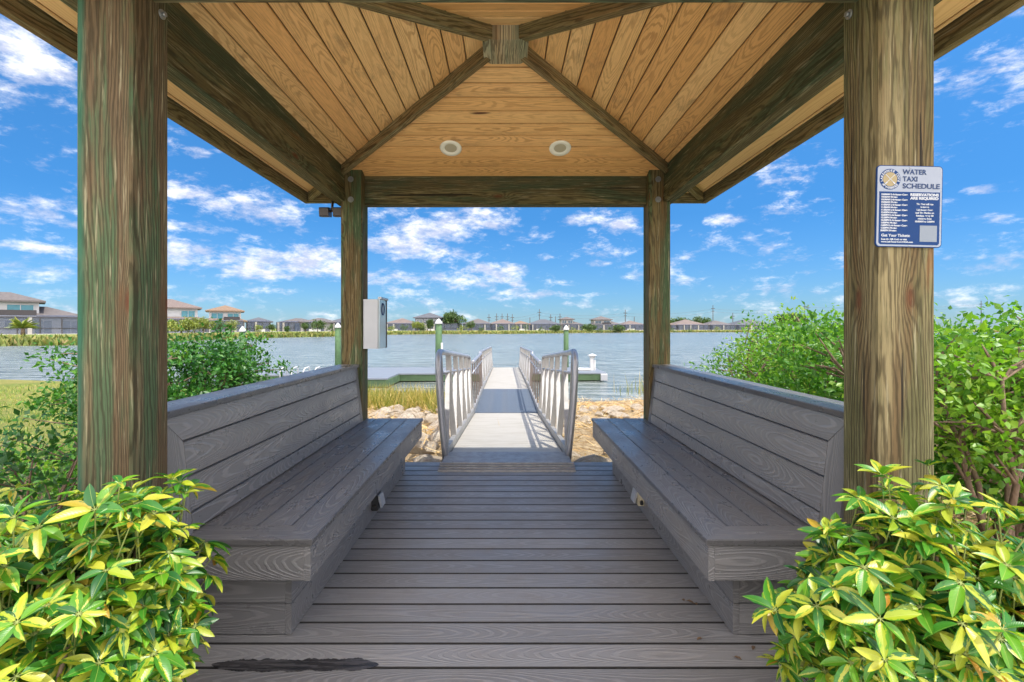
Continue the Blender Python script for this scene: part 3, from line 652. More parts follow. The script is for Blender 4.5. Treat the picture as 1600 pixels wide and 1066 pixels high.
for k, (s_, wm) in enumerate((('WATER', .081), ('TAXI', .050), ('SCHEDULE', .1255))): T.append(L(s_, .0235, -.0255, zt_-.0285-k*.0238, 1, wmax=wm, bold=.0004))
sch = ['10:00AM Lakehouse Cove', '10:20AM Marina', '10:30AM Lakehouse Cove', '10:50AM Marina', '11:00AM Lakehouse Cove', '11:20AM Marina', '11:30AM Lakehouse Cove', '12:00PM Marina', '12:00PM Lakehouse Cove', '12:20PM Marina', '12:30PM Lakehouse Cove', '1:00PM Marina', '1:00PM Lakehouse Cove', '1:20PM Marina', '2:00PM Marina']
for k, s_ in enumerate(sch): T.append(L(s_, .0078, -SW/2+.0135, zt_-.1005-k*.00873, 0, wmax=.089 if 'Lake' in s_ else .0547, bold=.0004))
for k, s_ in enumerate(('RESERVATIONS', 'ARE REQUIRED')): T.append(L(s_, .0122, .0495, zt_-.1015-k*.0118, 0, 'CENTER', wmax=.096, bold=.0006))
for k, s_ in enumerate(('The Taxi will run', 'between', 'Lakehouse Cove', 'and The Marina on', 'Sundays, every 30', 'minutes, from', '10:00AM to 2:00PM')): T.append(L(s_, .0082, .0515, zt_-.1315-k*.0098, 0, 'CENTER', bold=.0003))
T.append(L('Get Your Tickets:', .0128, -SW/2+.0165, zt_-.2405, 0, wmax=.097, bold=.0003)); T.append(L('Scan the QR Code or visit', .0078, -SW/2+.0165, zt_-.252, 0, wmax=.087, bold=.0003)); T.append(L('www.LakehouseCoveHOA.com', .0078, -SW/2+.0165, zt_-.2605, 0, wmax=.108, bold=.0003))
lc = Vector((-.0677, 0, zt_-.0462)); rr_ = .034
circ = lambda r_, n=40: [(lc.x+r_*math.cos(2*math.pi*k/n), lc.z+r_*math.sin(2*math.pi*k/n)) for k in range(n)]
plate(circ(.0352), -.0031, -.002, 'sign_navy', sg, 'emblem_ring'); plate(circ(.0240), -.0036, -.0028, 'sign_tan', sg, 'emblem_disc')
def ringtext(s_, r_, a0, a1, flip):
    for k, ch in enumerate(s_):
        if ch == ' ': continue
        a = R(a0+(a1-a0)*k/(len(s_)-1)); rot = Matrix.Rotation(a-R(90) if not flip else a+R(90), 4, 'Z')
        me = text_mesh(ch, .0100, 'sign_white', sg, Vector((0, 0, 0)), Matrix.Identity(4), 'CENTER', bold=.0003)
        rad = r_ if not flip else r_+.007; me.transform(Matrix.Translation((lc.x, -.0036, lc.z)) @ RX @ Matrix.Translation((rad*math.cos(a), rad*math.sin(a), 0)) @ rot); T.append((me, 0))
ringtext('LAKEHOUSE COVE', .0258, 192, -12, False); ringtext('AT WATERSIDE', .0258, 218, 322, True)
join_text('lettering', T, ['sign_white', 'sign_ink'], sg)
b = MB()
for s_ in (-1, 1):
    p0 = lc+Vector((-.0165*s_, -.0042, -.0160)); p1 = lc+Vector((.0165*s_, -.0042, .0165)); dd = (p1-p0).normalized(); b.board((p0+p1)/2, dd, dd.cross(Vector((0, 1, 0))), (p1-p0).length, .0016, .0005, 0); b.board(p0+dd*.004, dd, dd.cross(Vector((0, 1, 0))), .009, .0038, .0006, 0)
o = b.build('emblem_oars', M['sign_white']); o.parent = sg
plate([(.036, zt_-.256), (.094, zt_-.256), (.094, zt_-.201), (.036, zt_-.201)], -.0037, -.0029, 'sign_blank', sg, 'blank_square')
b = MB(); 
for X, Z in ((0, SH/2-.006), (0, -SH/2+.004)): b.tube([(X, -.0045, Z), (X, -.002, Z)], .0025, 8)
o = b.build('rivet', M['galvanised']); o.parent = sg; o['kind'] = 'stuff'

bx = thing('brochure_box', (-1.2, 4.43, 1.1), 'grey metal brochure box with clear front, hung on the rear left post above the bench', 'brochure box')
b = MB(); b.box(-1.272, -1.135, 4.448, 4.70, 1.094, 1.535, .006, 'z'); b.build('case', M['grey_metal'], bx)
def f_clear(g, o): return bsdf(g, (.42, .52, .55), .12, spec=.8)
mat('clear_front', f_clear)
b = MB(); b.box(-1.134, -1.123, 4.452, 4.69, 1.10, 1.54, .003, 'z'); fr_ = b.build('front_panel', M['clear_front'], bx)
b = MB(); ov_ = [Vector((-1.119, 4.56+.045*math.cos(k*math.pi/12), 1.45+.052*math.sin(k*math.pi/12))) for k in range(25)]; b.tube(ov_, .005, 6, False); b.build('emblem', M['sign_navy'], fr_)
b = MB(); b.box(-1.137, -1.105, 4.44, 4.71, 1.536, 1.556, .004, 'y'); b.build('lid', M['grey_metal'], bx)
b = MB(); b.box(-1.134, -1.116, 4.692, 4.704, 1.094, 1.54, .003, 'z'); b.build('edge_strip', M['dark_metal'], bx)
fl = thing('flood_light', (-1.55, 4.58, 2.36), 'pair of small dark bronze flood lamps outside the rear left post under the eave', 'flood light')
for x0 in (-1.70, -1.575):
    b = MB(); b.board((x0+.04, 4.6, 2.345), (1, 0, 0), (0, 1, .15), .085, .10, .085, .010); hd = b.build('lamp_head', M['bronze_paint'], fl)
b = MB(); b.tube([(-1.63, 4.6, 2.35), (-1.55, 4.6, 2.37), (-1.49, 4.6, 2.37)], .012, 8); b.tube([(-1.60, 4.6, 2.36), (-1.60, 4.62, 2.45)], .012, 8); b.build('bracket', M['bronze_paint'], fl)

# ================================================================== GANGWAY
gw = thing('gangway', (0.0, 4.9, 0), 'aluminium gangway with truss railings leading from the deck down to the floating dock', 'gangway')
GXc = .012
prof = [(4.80, .035), (9.05, -.26), (12.6, -.26), (22.6, -.50)]
def gz(Y): return interp(Y, prof)
b = MB(); hw = .565
def slab(b, y0, y1, z0, z1, x0, x1, th, mi=0):
    P = [(x0, y0, z0), (x1, y0, z0), (x1, y1, z1), (x0, y1, z1)]; Q = [(a, c, d-th) for a, c, d in P]
    b.face(P, None, .5, mi); b.face(Q[::-1], None, .5, mi)
    for i in range(4): j = (i+1) % 4; b.face([P[i], Q[i], Q[j], P[j]], None, .5, mi)
slab(b, 4.98, 9.03, gz(4.98), gz(9.03), GXc-hw, GXc+hw, .04); b.build('walkway', M['aluminium_tread'], gw)
b = MB(); slab(b, 12.62, 22.6, gz(12.62), gz(22.6), GXc-hw, GXc+hw, .04); b.build('walkway', M['aluminium_tread'], gw)
b = MB()
yq = 9.06
while yq < 12.55: b.board((GXc, yq+.07, -.27), (1, 0, 0), (0, 1, 0), 1.16, .138, .03, .002, r=.5); yq += .142
b.build('landing', M['platform_composite'], gw)
# hinged, ribbed entry plate
b = MB(); slab(b, 4.60, 4.97, .036, .046, GXc-.60, GXc+.60, .012)
for k in range(6):
    y0 = 4.605+k*.0; 
zz = [(4.44, .006), (4.485, .016), (4.53, .026), (4.575, .036)]
for (y0, z0) in zz: b.box(GXc-.615, GXc+.615, y0, y0+.025, z0-.012, z0+.008, .006, 'x')
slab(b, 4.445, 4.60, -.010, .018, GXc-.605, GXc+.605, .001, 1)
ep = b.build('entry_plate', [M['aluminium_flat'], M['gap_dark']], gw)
b = MB()
for k in range(5): b.tube([(GXc-.5+k*.25, 4.63, .036), (GXc-.5+k*.25, 4.63, .041)], .009, 8)
b.build('bolt_row', M['galvanised'], ep)['kind'] = 'stuff'
def railing(s, y0, y1, top, loop0=True, loop1=True, step=.46, mt='aluminium', bot='aluminium_flat', flare=.07):
    X0 = GXc+s*.60; Xt = GXc+s*(.60+flare); r_ = MB(); fl_ = MB(); n = max(1, round((y1-y0)/step))
    P = lambda Y, h_: Vector((X0+(Xt-X0)*math.sin(min(1, h_/top)*math.pi*.5), Y, gz(Y)+h_))
    # end loops: the top rail bends down into the end posts
    pts = []
    if loop0: pts += [P(y0-.07, h_) for h_ in np.linspace(-.04, top-.22, 7)] + [P(y0-.06, top-.10), P(y0-.02, top-.03), P(y0+.06, top)]
    else: pts += [P(y0, top)]
    pts += [P(y0+(y1-y0)*t, top) for t in (.15, .3, .5, .7, .85)]
    if loop1: pts += [P(y1-.06, top), P(y1+.02, top-.03), P(y1+.06, top-.10)] + [P(y1+.07, h_) for h_ in np.linspace(top-.22, -.04, 5)]
    else: pts += [P(y1, top)]
    r_.tube(pts, .030, 12); R_ = r_.build('handrail', M['aluminium'], gw)
    m_ = MB(); m_.tube([P(y0-.05, top*.79), P(y1+.03, top*.79)], .017, 8); m_.build('mid_rail', M['aluminium'], gw)
    for k in range(n+1):
        Y = y0+(y1-y0)*k/n
        b = MB(); a, c = P(Y, .02), P(Y, top-.02); mid = P(Y, top*.5)
        for p, q_ in ((a, mid), (mid, c)): b.board((p+q_)/2, q_-p, (0, 1, 0), (q_-p).length, .035 if mt == 'aluminium' else .02, .062 if mt == 'aluminium' else .022, .002)
        if k < n and mt == 'aluminium':
            e = P(Y+(y1-y0)/n*.86, top*.77); a2 = P(Y+.06, .05); b.board((a2+e)/2, e-a2, (s, 0, .1), (e-a2).length, .052, .03, .002)
        b.build('baluster', M['aluminium_flat' if mt == 'aluminium' else mt], gw)
    b = MB(); a, c = Vector((X0, y0-.05, gz(y0)+.02)), Vector((X0, y1, gz(y1)+.02)); b.board((a+c)/2, c-a, (0, 0, 1), (c-a).length, .13, .05, .004); b.build('stringer', M[bot], gw)
for s in (-1, 1):
    railing(s, 4.93, 8.98, 1.02, step=.8)
    railing(s, 9.15, 12.5, .91, False, False, .6, 'picket_brown', flare=.02)
    railing(s, 12.75, 22.5, .93, True, True, 1.5)
b = MB()
for s in (-1, 1):
    for Y in (9.35, 12.25): b = MB(); b.box(GXc+s*.52-.09, GXc+s*.52+.09, Y-.09, Y+.09, -1.4, -.29, .006, 'z'); b.build('support_post', M['dock_green'], gw)
for Y in (9.1, 12.36): b = MB(); b.box(GXc-.66, GXc+.66, Y, Y+.14, -.46, -.29, .004); b.build('support_beam', M['dock_green'], gw)

# ================================================================== FLOATING DOCK, PILINGS
DZ = -.50
dock = thing('floating_dock', (-2, 21, WZ), 'long low floating dock with pale top and green sides at the foot of the gangway', 'dock')
outl = [(-10, 19.0), (-6.3, 19.0), (-6.3, 17.7), (-4.2, 17.7), (-4.2, 19.6), (4.02, 19.9), (4.02, 22.6), (-6.3, 22.6), (-6.3, 20.7), (-10, 20.7)]
b = MB(); b.ngon_prism(outl, DZ-.05, DZ); b.build('walking_surface', M['dock_top'], dock)
ins = [(x_*.992, y_+(.04 if y_ < 19.95 else -.04)) for x_, y_ in outl]
b = MB(); b.ngon_prism(ins, DZ-.30, DZ-.052); b.build('side_board', M['dock_green'], dock)
b = MB()
for (x0, x1, y0, y1) in ((-9.8, -6.5, 19.2, 20.5), (-6.1, -4.4, 17.9, 22.4), (-4.1, 3.6, 20.2, 22.3)): b.box(x0, x1, y0, y1, -1.0, DZ-.31)
b.build('float', M['dark_metal'], dock)
b = MB(); b.box(3.78, 4.05, 19.82, 20.0, DZ-.31, DZ-.04, .01); b.build('corner_bumper', M['grey_metal'], dock)
def ladder(px_, Y, lab):
    c = px(px_, 586, Y); o = thing('dock_ladder', (c.x, Y, DZ), lab, 'ladder', 'dock ladders')
    for dx in (0, .42):
        b = MB(); b.tube([(c.x+dx, Y, WZ-.2), (c.x+dx, Y, DZ+.15), (c.x+dx+.05, Y+.05, DZ+.26), (c.x+dx+.05, Y+.4, DZ+.28), (c.x+dx+.05, Y+.47, DZ+.2), (c.x+dx+.05, Y+.47, DZ)], .024, 8); b.build('side_rail', M['white_plastic'], o)
    for zr in (DZ-.12, WZ-.1): b = MB(); b.box(c.x, c.x+.42, Y-.03, Y+.03, zr, zr+.03); b.build('rung', M['white_plastic'], o)
ladder(438, 18.95, 'white dock ladder nearest the round green bush'); ladder(474, 18.95, 'white dock ladder nearest the rear left post')
def piling(xp_, yt, Y, wpx, lab):
    c = px(xp_, yt, Y); r_ = wpx*Y/F/2; o = thing('piling', (c.x, Y, WZ), lab, 'piling', 'green pilings with white cone caps')
    b = MB(); b.lathe([(r_*1.04, -2.2), (r_, 0), (r_*.95, c.z-.22)], (c.x, Y, 0), 14); b.build('shaft', M['piling_green'], o)
    b = MB(); b.lathe([(r_*1.12, c.z-.25), (r_*1.12, c.z-.18), (r_*.3, c.z-.02), (.01, c.z)], (c.x, Y, 0), 14); b.build('cap', M['white_plastic'], o)
    return o
pm = piling(685.5, 498, 22.9, 10.5, 'green piling with white cap standing just left of the gangway'); piling(884.5, 508.5, 26, 8, 'green piling with white cap standing right of the gangway')
piling(528, 504.5, 24, 9, 'green piling with white cap beside the rear left post'); piling(379, 510, 22, 9, 'green piling with white cap above the round bush behind the left bench')
def pedestal(px0, Y, h_, lab):
    X = (px0-CX)*Y/F; o = thing('dock_pedestal', (X, Y, DZ), lab, 'dock light', 'dock pedestals')
    b = MB(); b.box(X-.11, X+.03, Y-.08, Y+.08, DZ, DZ+h_*.76, .01, 'z'); b.box(X+.05, X+.12, Y-.05, Y+.05, DZ, DZ+h_*.62, .01, 'z'); b.build('body', M['white_plastic'], o)
    b = MB(); b.lathe([(.11, DZ+h_*.72), (.14, DZ+h_*.86), (.20, DZ+h_*.88), (.20, DZ+h_*.9), (.06, DZ+h_*.97), (.01, DZ+h_)], (X-.02, Y, 0), 16); b.build('cap', M['white_plastic'], o)
pedestal(926, 21.2, .70, 'white dock pedestal with mushroom cap near the right end of the dock')
b = MB(); X = (690.5-CX)*22.6/F; b.box(X-.045, X+.045, 22.55, 22.62, .2, .62, .01, 'z'); b.box(X-.03, X+.03, 22.56, 22.61, DZ, .2, .004, 'z'); tag(b.build('marker_post', M['white_plastic']), 'thin white marker post beside the piling left of the gangway', 'marker')
X0, X1 = (896-CX)*21/F, (921-CX)*21/F; b = MB(); b.box(X0, X1, 20.8, 21.3, DZ+.002, DZ+.10, .03); tag(b.build('dock_box', M['white_plastic']), 'low white box lying on the dock beside the white pedestal', 'box')

# ================================================================== FAR SHORE: HOUSES
def hiproof(b, x0, x1, y0, y1, z, hgt, ov=.6, mi=0):
    x0 -= ov; x1 += ov; y0 -= ov; y1 += ov; W, D = x1-x0, y1-y0; k = min(W, D)/2
    if W >= D: a, c = Vector((x0+k, (y0+y1)/2, z+hgt)), Vector((x1-k, (y0+y1)/2, z+hgt))
    else: a, c = Vector(((x0+x1)/2, y0+k, z+hgt)), Vector(((x0+x1)/2, y1-k, z+hgt))
    p = [Vector((x0, y0, z)), Vector((x1, y0, z)), Vector((x1, y1, z)), Vector((x0, y1, z))]; dn = Vector((0, 0, -.28))
    if W >= D: fs = [[p[0], p[1], c, a], [p[1], p[2], c], [p[2], p[3], a, c], [p[3], p[0], a]]
    else: fs = [[p[0], p[1], a], [p[1], p[2], c, a], [p[2], p[3], c], [p[3], p[0], a, c]]
    for f_ in fs: b.face(f_, None, .5, mi)
    for i in range(4): j = (i+1) % 4; b.face([p[i]+dn, p[j]+dn, p[j], p[i]], None, .5, mi)
    b.face([q+dn for q in p][::-1], None, .5, mi)
GZ = .58
def windows(par, specs, yf, mt='window_glass'):
    for (x0, x1, z0, z1) in specs:
        b = MB(); b.box(x0, x1, yf-.05, yf+.06, z0, z1); wn = b.build('window', M[mt], par)
        b = MB(); t = .09
        b.box(x0-t, x1+t, yf-.09, yf-.052, z1, z1+t); b.box(x0-t, x1+t, yf-.09, yf-.052, z0-t, z0); b.box(x0-t, x0, yf-.09, yf-.052, z0, z1); b.box(x1, x1+t, yf-.09, yf-.052, z0, z1)
        xm = (x0+x1)/2; b.box(xm-t/2, xm+t/2, yf-.085, yf-.055, z0, z1); b.build('frame', M['stucco_white'], wn)
def house(xp0, xp1, Y, kind, roof, wall, lab, upper=None, cage=None, seed=0, depth=11, peak=None, base=None):
    """xp0,xp1 picture extents of the ground floor; upper=(xa,xb) picture extents of an upper storey"""
    rnd = random.Random(seed); pc = (xp0+xp1)/2; rot = math.atan2(CX-pc, F) if Y < 140 else 0; X = lambda p: ((pc-CX)+(p-pc)*math.cos(rot))*Y/F
    x0, x1 = X(xp0), X(xp1); z = gh((x0+x1)/2, Y) if base is None else base
    o = thing('house', ((x0+x1)/2, Y, z), lab, 'house', 'houses along the far shore')
    e1 = 2.75
    b = MB(); cage_d = 4.2; yw = Y+cage_d if cage else Y
    b.box(x0+.02, x1-.02, yw, yw+depth, z-.6, z+e1)
    b.build('wall', M[wall], o)
    b = MB(); hiproof(b, x0, x1, yw, yw+depth, z+e1+.1, min(depth, x1-x0)*.5*.38 if peak is None else peak); b.build('roof', M[roof], o)
    n = max(2, int((x1-x0)/3.2)); stp = (x1-x0)/n
    windows(o, [(x0+stp*(k+.2), x0+stp*(k+.8), z+(.1 if rnd.random() < .5 else .9), z+2.15) for k in range(n)], yw)
    if upper:
        u0, u1 = X(upper[0]), X(upper[1]); b = MB(); yu = yw+.9; zu = z+e1-.3
        b.box(u0, u1, yu, yu+depth*.75, zu, zu+2.8); b.build('upper_wall', M[wall], o)
        b = MB(); hiproof(b, u0, u1, yu, yu+depth*.75, zu+2.9, (min(depth*.75, u1-u0))*.5*.42, .8); b.build('upper_roof', M[roof], o)
        n2 = max(2, int((u1-u0)/3)); s2 = (u1-u0)/n2
        windows(o, [(u0+s2*(k+.15), u0+s2*(k+.85), zu+.9, zu+2.2) for k in range(n2)][(-1 if cage == 'plain' else 0):], yu, 'window_teal' if seed in (0, 1, 2) else 'window_glass')
        if cage != 'plain' and u1-u0 > 6:
            b = MB(); k0 = u0+(u1-u0)*.45; b.box(k0, u1-.3, yu-1.6, yu-1.5, zu+.5, zu+1.35); b.build('balcony_rail', M['dark_metal'], o)
            b = MB(); b.box(k0, u1-.3, yu-1.6, yu-.0, zu+.3, zu+.45); b.build('balcony_floor', M[wall], o)
    if cage:
        c0, c1 = (x0+.4, x1-.4); zc = z+2.55; b = MB(); yc = Y
        b.box(c0, c1, yc, yc+.03, z, zc); b.box(c0, c0+.03, yc+.05, yc+cage_d, z, zc); b.box(c1-.03, c1, yc+.05, yc+cage_d, z, zc)
        P = [(c0, yc, zc+.03), (c1, yc, zc+.03), (c1, yc+cage_d, zc+.5), (c0, yc+cage_d, zc+.5)]; b.face(P)
        sc = b.build('screen_enclosure', M['insect_screen'], o)
        b = MB(); n3 = max(3, int((c1-c0)/2.4))
        for k in range(n3+1): xk = c0+(c1-c0)*k/n3; b.box(xk-.06, xk+.06, yc-.07, yc-.01, z, zc+.06)
        b.box(c0, c1, yc-.07, yc-.01, zc+.06, zc+.18); b.box(c0, c1, yc-.06, yc-.012, z+.9, z+.98); b.build('enclosure_frame', M['dark_metal'], sc)
    for k in range(1 + seed % 3):
        xk = x0+(x1-x0)*(.12+.76*rnd.random()); b = MB(); b.box(xk-.25, xk+.25, Y-.30, Y-.10, z, z+2.5+.2*rnd.random()); b.build('column', M['stucco_cream'], o)
    if seed in (3, 5, 7, 8, 11, 12, 15): xk = x0+(x1-x0)*rnd.uniform(.1, .6); b = MB(); b.box(xk, xk+rnd.uniform(2, 4), Y-.9, Y-.5, z, z+.7); b.build('garden_wall', M['stucco_white'], o)
    b = MB(); b.box(x0-1.5, x1+1.5, Y-1.2, yw+depth+1, z-.5, z+.06 if Y < 100 else z+.02); b.build('patio', M['patio_concrete'], o); o.rotation_euler.z = rot
    return o
houses = [
 (-50, 140, 76, 2, 'roof_brown', 'stucco_white', 'nearest far house, two storeys with wide brown hipped roof and teal windows, left edge', (-60, 62), True, 9, None),
 (205, 322, 100, 2, 'roof_clay', 'stucco_white', 'two storey white house with clay roof right behind the front left post', (215, 312), 'plain', 12, None),
 (318, 384, 112, 2, 'roof_orange', 'stucco_white', 'two storey house with orange brown roof and corner balcony above the round bush', (326, 378), True, 11, None),
 (384, 424, 126, 1, 'roof_grey', 'stucco_cream', 'single storey grey roofed house next to the orange roofed house', None, True, 11, None),
 (430, 462, 134, 1, 'roof_brown', 'stucco_cream', 'low house with small brown roof midway between orange roofed house and rear left post', None, True, 10, None),
 (464, 500, 140, 1, 'roof_brown', 'stucco_cream', 'low house with peaked brown roof left of the rear left post', None, True, 11, None),
 (504, 560, 150, 1, 'roof_grey', 'stucco_grey', 'low grey house half hidden by the rear left post', None, True, 12, None),
 (597, 643, 185, 1, 'roof_clay', 'stucco_grey', 'low clay roofed house directly right of the brochure box', None, True, 13, None),
 (645, 716, 192, 2, 'roof_grey', 'stucco_grey', 'two storey grey house with dark roof left of the round oak', (645, 686), True, 13, None),
 (722, 768, 200, 1, 'roof_brown', 'stucco_grey', 'low brown roofed house directly right of the round oak', None, True, 13, None),
 (764, 806, 204, 1, 'roof_clay', 'stucco_grey', 'low house with clay roof above the gangway end', None, True, 13, None),
 (800, 828, 210, 1, 'roof_orange', 'stucco_white', 'low white walled house with orange brown roof above the right gangway rail', None, 'plain', 11, None),
 (826, 876, 216, 1, 'roof_grey', 'stucco_cream', 'long low house with grey roof left of the piling right of the gangway', None, True, 12, None),
 (879, 912, 228, 2, 'roof_brown', 'stucco_cream', 'small two storey cream house behind the piling right of the gangway', (879, 898), True, 12, None),
 (928, 974, 238, 2, 'roof_brown', 'stucco_cream', 'two storey cream house midway between the right piling and the rear right post', (931, 958), True, 13, None),
 (976, 1010, 246, 1, 'roof_clay', 'stucco_grey', 'low clay roofed house touching the left edge of the rear right post', None, True, 14, None),
 (1040, 1058, 256, 1, 'roof_orange', 'stucco_cream', 'small orange roofed house emerging right of the rear right post', None, 'plain', 10, None),
 (1059, 1108, 262, 1, 'roof_clay', 'stucco_grey', 'wide clay roofed house left of where the right hedge begins', None, True, 16, None),
 (1112, 1150, 270, 1, 'roof_brown', 'stucco_grey', 'brown roofed house just above the left end of the right hedge', None, True, 15, None),
 (1154, 1215, 275, 1, 'roof_grey', 'stucco_grey', 'grey roofed house partly sunk behind the right hedge', None, True, 17, None)]
for i, (a, c, Y, st, rf, wl, lab, up_, cg, dp, bs_) in enumerate(houses):
    r2 = interp(math.atan2((a+c)/2-CX, F), FAR); c_ = math.hypot((a+c)/2-CX, F)/F
    house(a, c, Y+8 if Y > 100 else Y, st, rf, wl, lab, up_, cg, i, dp, base=None)

# ------------------------------------------------------------------ trees and shrubs
def woody(o, base, clusters, stems, r0, bark='branch_bark', twig_r=.006, seed=1, name_tr='trunk'):
    """stems: list of polylines; clusters hang on twigs that leave the nearest stem point below them"""
    b = MB(); S = []
    for st in stems:
        st = [Vector(p) for p in st]; n = len(st); b.tube(st, [r0*(1-.72*i/(n-1)) for i in range(n)], 7)
        for i, p in enumerate(st[1:]): S.append((p, r0*(1-.72*(i+1)/(n-1))))
    rn = random.Random(seed)
    for c in clusters:
        c = Vector(c); best = min(S, key=lambda s_: (s_[0]-c).length + max(0, s_[0].z-c.z+.05)*3)
        p = best[0]; d = c-p; m_ = p+d*.5+Vector((rn.uniform(-.1, .1), rn.uniform(-.1, .1), rn.uniform(-.05, .12)))*d.length
        b.tube([p, m_, c], [min(best[1]*.6, twig_r*2.2), twig_r*1.4, twig_r*.5], 5, False)
    return b.build(name_tr, M[bark], o)
def crown_pts(c, rad, n, shell=.55, seed=0, squash=None, zmin=None):
    rr = np.random.RandomState(seed); P = []
    while len(P) < n:
        d = rr.randn(3); d /= np.linalg.norm(d); q = shell+(1-shell)*rr.rand()**.7; wob = 1+.16*math.sin(d[0]*5+seed)+.13*math.sin(d[1]*7+d[2]*4+seed*2)
        p = np.array(c)+d*np.array(rad)*q*wob
        if zmin is not None and p[2] < zmin: continue
        P.append(p)
    return np.array(P)
def leaves_at(C, per, spread, L, W, mt, parent, name='foliage', up=.4, seed=0, rmix=.5):
    rr = np.random.RandomState(seed+5); n = len(C)*per
    P = np.repeat(C, per, 0)+rr.randn(n, 3)*spread*np.array([1, 1, .8]); D = norm(rr.randn(n, 3)+np.array([0, 0, .35])+.9*norm(P-np.repeat(C, per, 0))); Nn = norm(rr.randn(n, 3)*.8+np.array([0, 0, up+.6]))
    cr = np.repeat(rr.rand(len(C)), per); rn_ = np.clip(cr*rmix+rr.rand(n)*(1-rmix), 0, 1)
    return leaf_cloud(name, P, D, Nn, L*(.7+.6*rr.rand(n)), W*(.7+.6*rr.rand(n)), mt, parent, T_SMALL, rn_)
def bush(name, loc, rad, height, nst, ncl, per, L, W, spread, mt, lab, cat, seed, clear=.25, group=None, r0=.03, bark='branch_bark', shell=.5, lean=(0, 0), twig=.006):
    rr = random.Random(seed); x_, y_ = loc; zg = gh(x_, y_); o = thing(name, (x_, y_, zg), lab, cat, group)
    cz = zg+height*(clear+1)/2; cr = crown_pts((x_+lean[0], y_+lean[1], cz), (rad[0], rad[1], height*(1-clear)/2), ncl, shell, seed)
    stems = []
    for k in range(nst):
        a = k*2*math.pi/nst+rr.uniform(-.5, .5); e = Vector((x_+lean[0]+rad[0]*.62*math.cos(a), y_+lean[1]+rad[1]*.62*math.sin(a), zg+height*rr.uniform(.62, .88)))
        p0 = Vector((x_+.06*math.cos(a), y_+.06*math.sin(a), zg-.05)); pts = [p0]
        for q in (.2, .4, .6, .8, 1.): w_ = q**1.25; pts.append(Vector((p0.x+(e.x-p0.x)*w_+rr.uniform(-.05, .05)*height*.6, p0.y+(e.y-p0.y)*w_+rr.uniform(-.05, .05)*height*.6, p0.z+(e.z-p0.z)*q)))
        stems.append(pts)
    woody(o, loc, cr, stems, r0, bark, twig, seed, 'branches'); leaves_at(cr, per, spread, L, W, mt, o, 'foliage', seed=seed)
    return o
# far trees
def fartree(xp_, Y, w_, h_, mt, lab, seed, clear=.25, group='trees on the far shore', ncl=60, per=26, name='tree'):
    X = (xp_-CX)*Y/F; zg = gh(X, Y); o = thing(name, (X, Y, zg), lab, 'tree', group); s_ = max(w_, h_)
    C = crown_pts((X, Y, zg+h_*(1+clear)/2), (w_/2, w_/2, h_*(1-clear)/2), ncl, .45, seed)
    b = MB(); b.tube([(X, Y, zg-.2), (X+.1, Y, zg+h_*.35), (X, Y, zg+h_*.75)], [s_*.035, s_*.026, s_*.01], 7)
    for c in C[::4]: b.tube([(X, Y, zg+h_*.4), tuple((np.array((X, Y, zg+h_*.4))+c)/2+np.array((0, 0, .1*s_))), tuple(c)], [s_*.014, s_*.01, s_*.004], 4, False)
    b.build('trunk', M['branch_bark'], o); leaves_at(C, per, s_*.055, s_*.075, s_*.05, mt, o, 'crown', seed=seed); return o
fartree(707, 205, 8.2, 7.6, 'leaf_far', 'large round dark oak standing between the low houses left of the gangway', 3, .12, ncl=90, per=40)
for i, (xp_, Y, w_, h_, mt, lab) in enumerate([
  (283, 92, 5, 2.4, 'leaf_far_yellow', 'yellow green round shrub tree against the white house, right of front left post'),
  (304, 97, 3.0, 2.9, 'leaf_far_yellow', 'narrow yellow green tree at the right corner of the white two storey house'),
  (318, 99, 3.2, 3.0, 'leaf_far_yellow', 'yellowish tree between white house and orange roofed house'),
  (341, 104, 2.6, 2.5, 'leaf_far', 'small green tree before the orange roofed house'), (361, 106, 2.6, 2.8, 'leaf_far_yellow', 'slender light green tree at the right end of the orange roofed house'),
  (425, 120, 2.2, 1.9, 'leaf_far', 'dark little shrub tree left of the low house with small brown roof'), (477, 128, 2.2, 2.4, 'leaf_far', 'tiny green tree before the low house with peaked brown roof'),
  (496, 130, 3.8, 3.2, 'leaf_far', 'full green tree closest to the rear left post'), (652, 184, 4.4, 3.6, 'leaf_far_yellow', 'yellow green shrub tree left of the dark roofed two storey house'),
  (661, 184, 3, 2.4, 'leaf_far', 'low dark shrub left of the piling left of the gangway'), (672, 186, 2.2, 4.6, 'leaf_far', 'slim palm like tree beside the piling left of the gangway'),
  (736, 194, 3.4, 3.8, 'leaf_far', 'small tree before the house right of the round oak'), (868, 214, 5, 2.6, 'leaf_far', 'low green tree clump before the long grey roofed house'),
  (920, 232, 7, 2.8, 'leaf_far', 'dark green tree clump between the two cream two storey houses'), (966, 236, 6, 3.6, 'leaf_far', 'green tree at the right end of the larger cream two storey house'),
  (1062, 330, 14, 7, 'leaf_far', 'distant dark tree peeking over roofs right of the rear right post'), (1097, 330, 12, 8, 'leaf_far', 'distant bushy tree above the clay roof by the hedge end'),
  (1226, 340, 14, 11, 'leaf_far', 'distant tall tree rising behind the right hedge'), (1245, 340, 12, 10, 'leaf_far', 'distant shorter tree to the right of the tall one behind the right hedge')]):
    fartree(xp_, Y, w_, h_, mt, lab, 20+i)
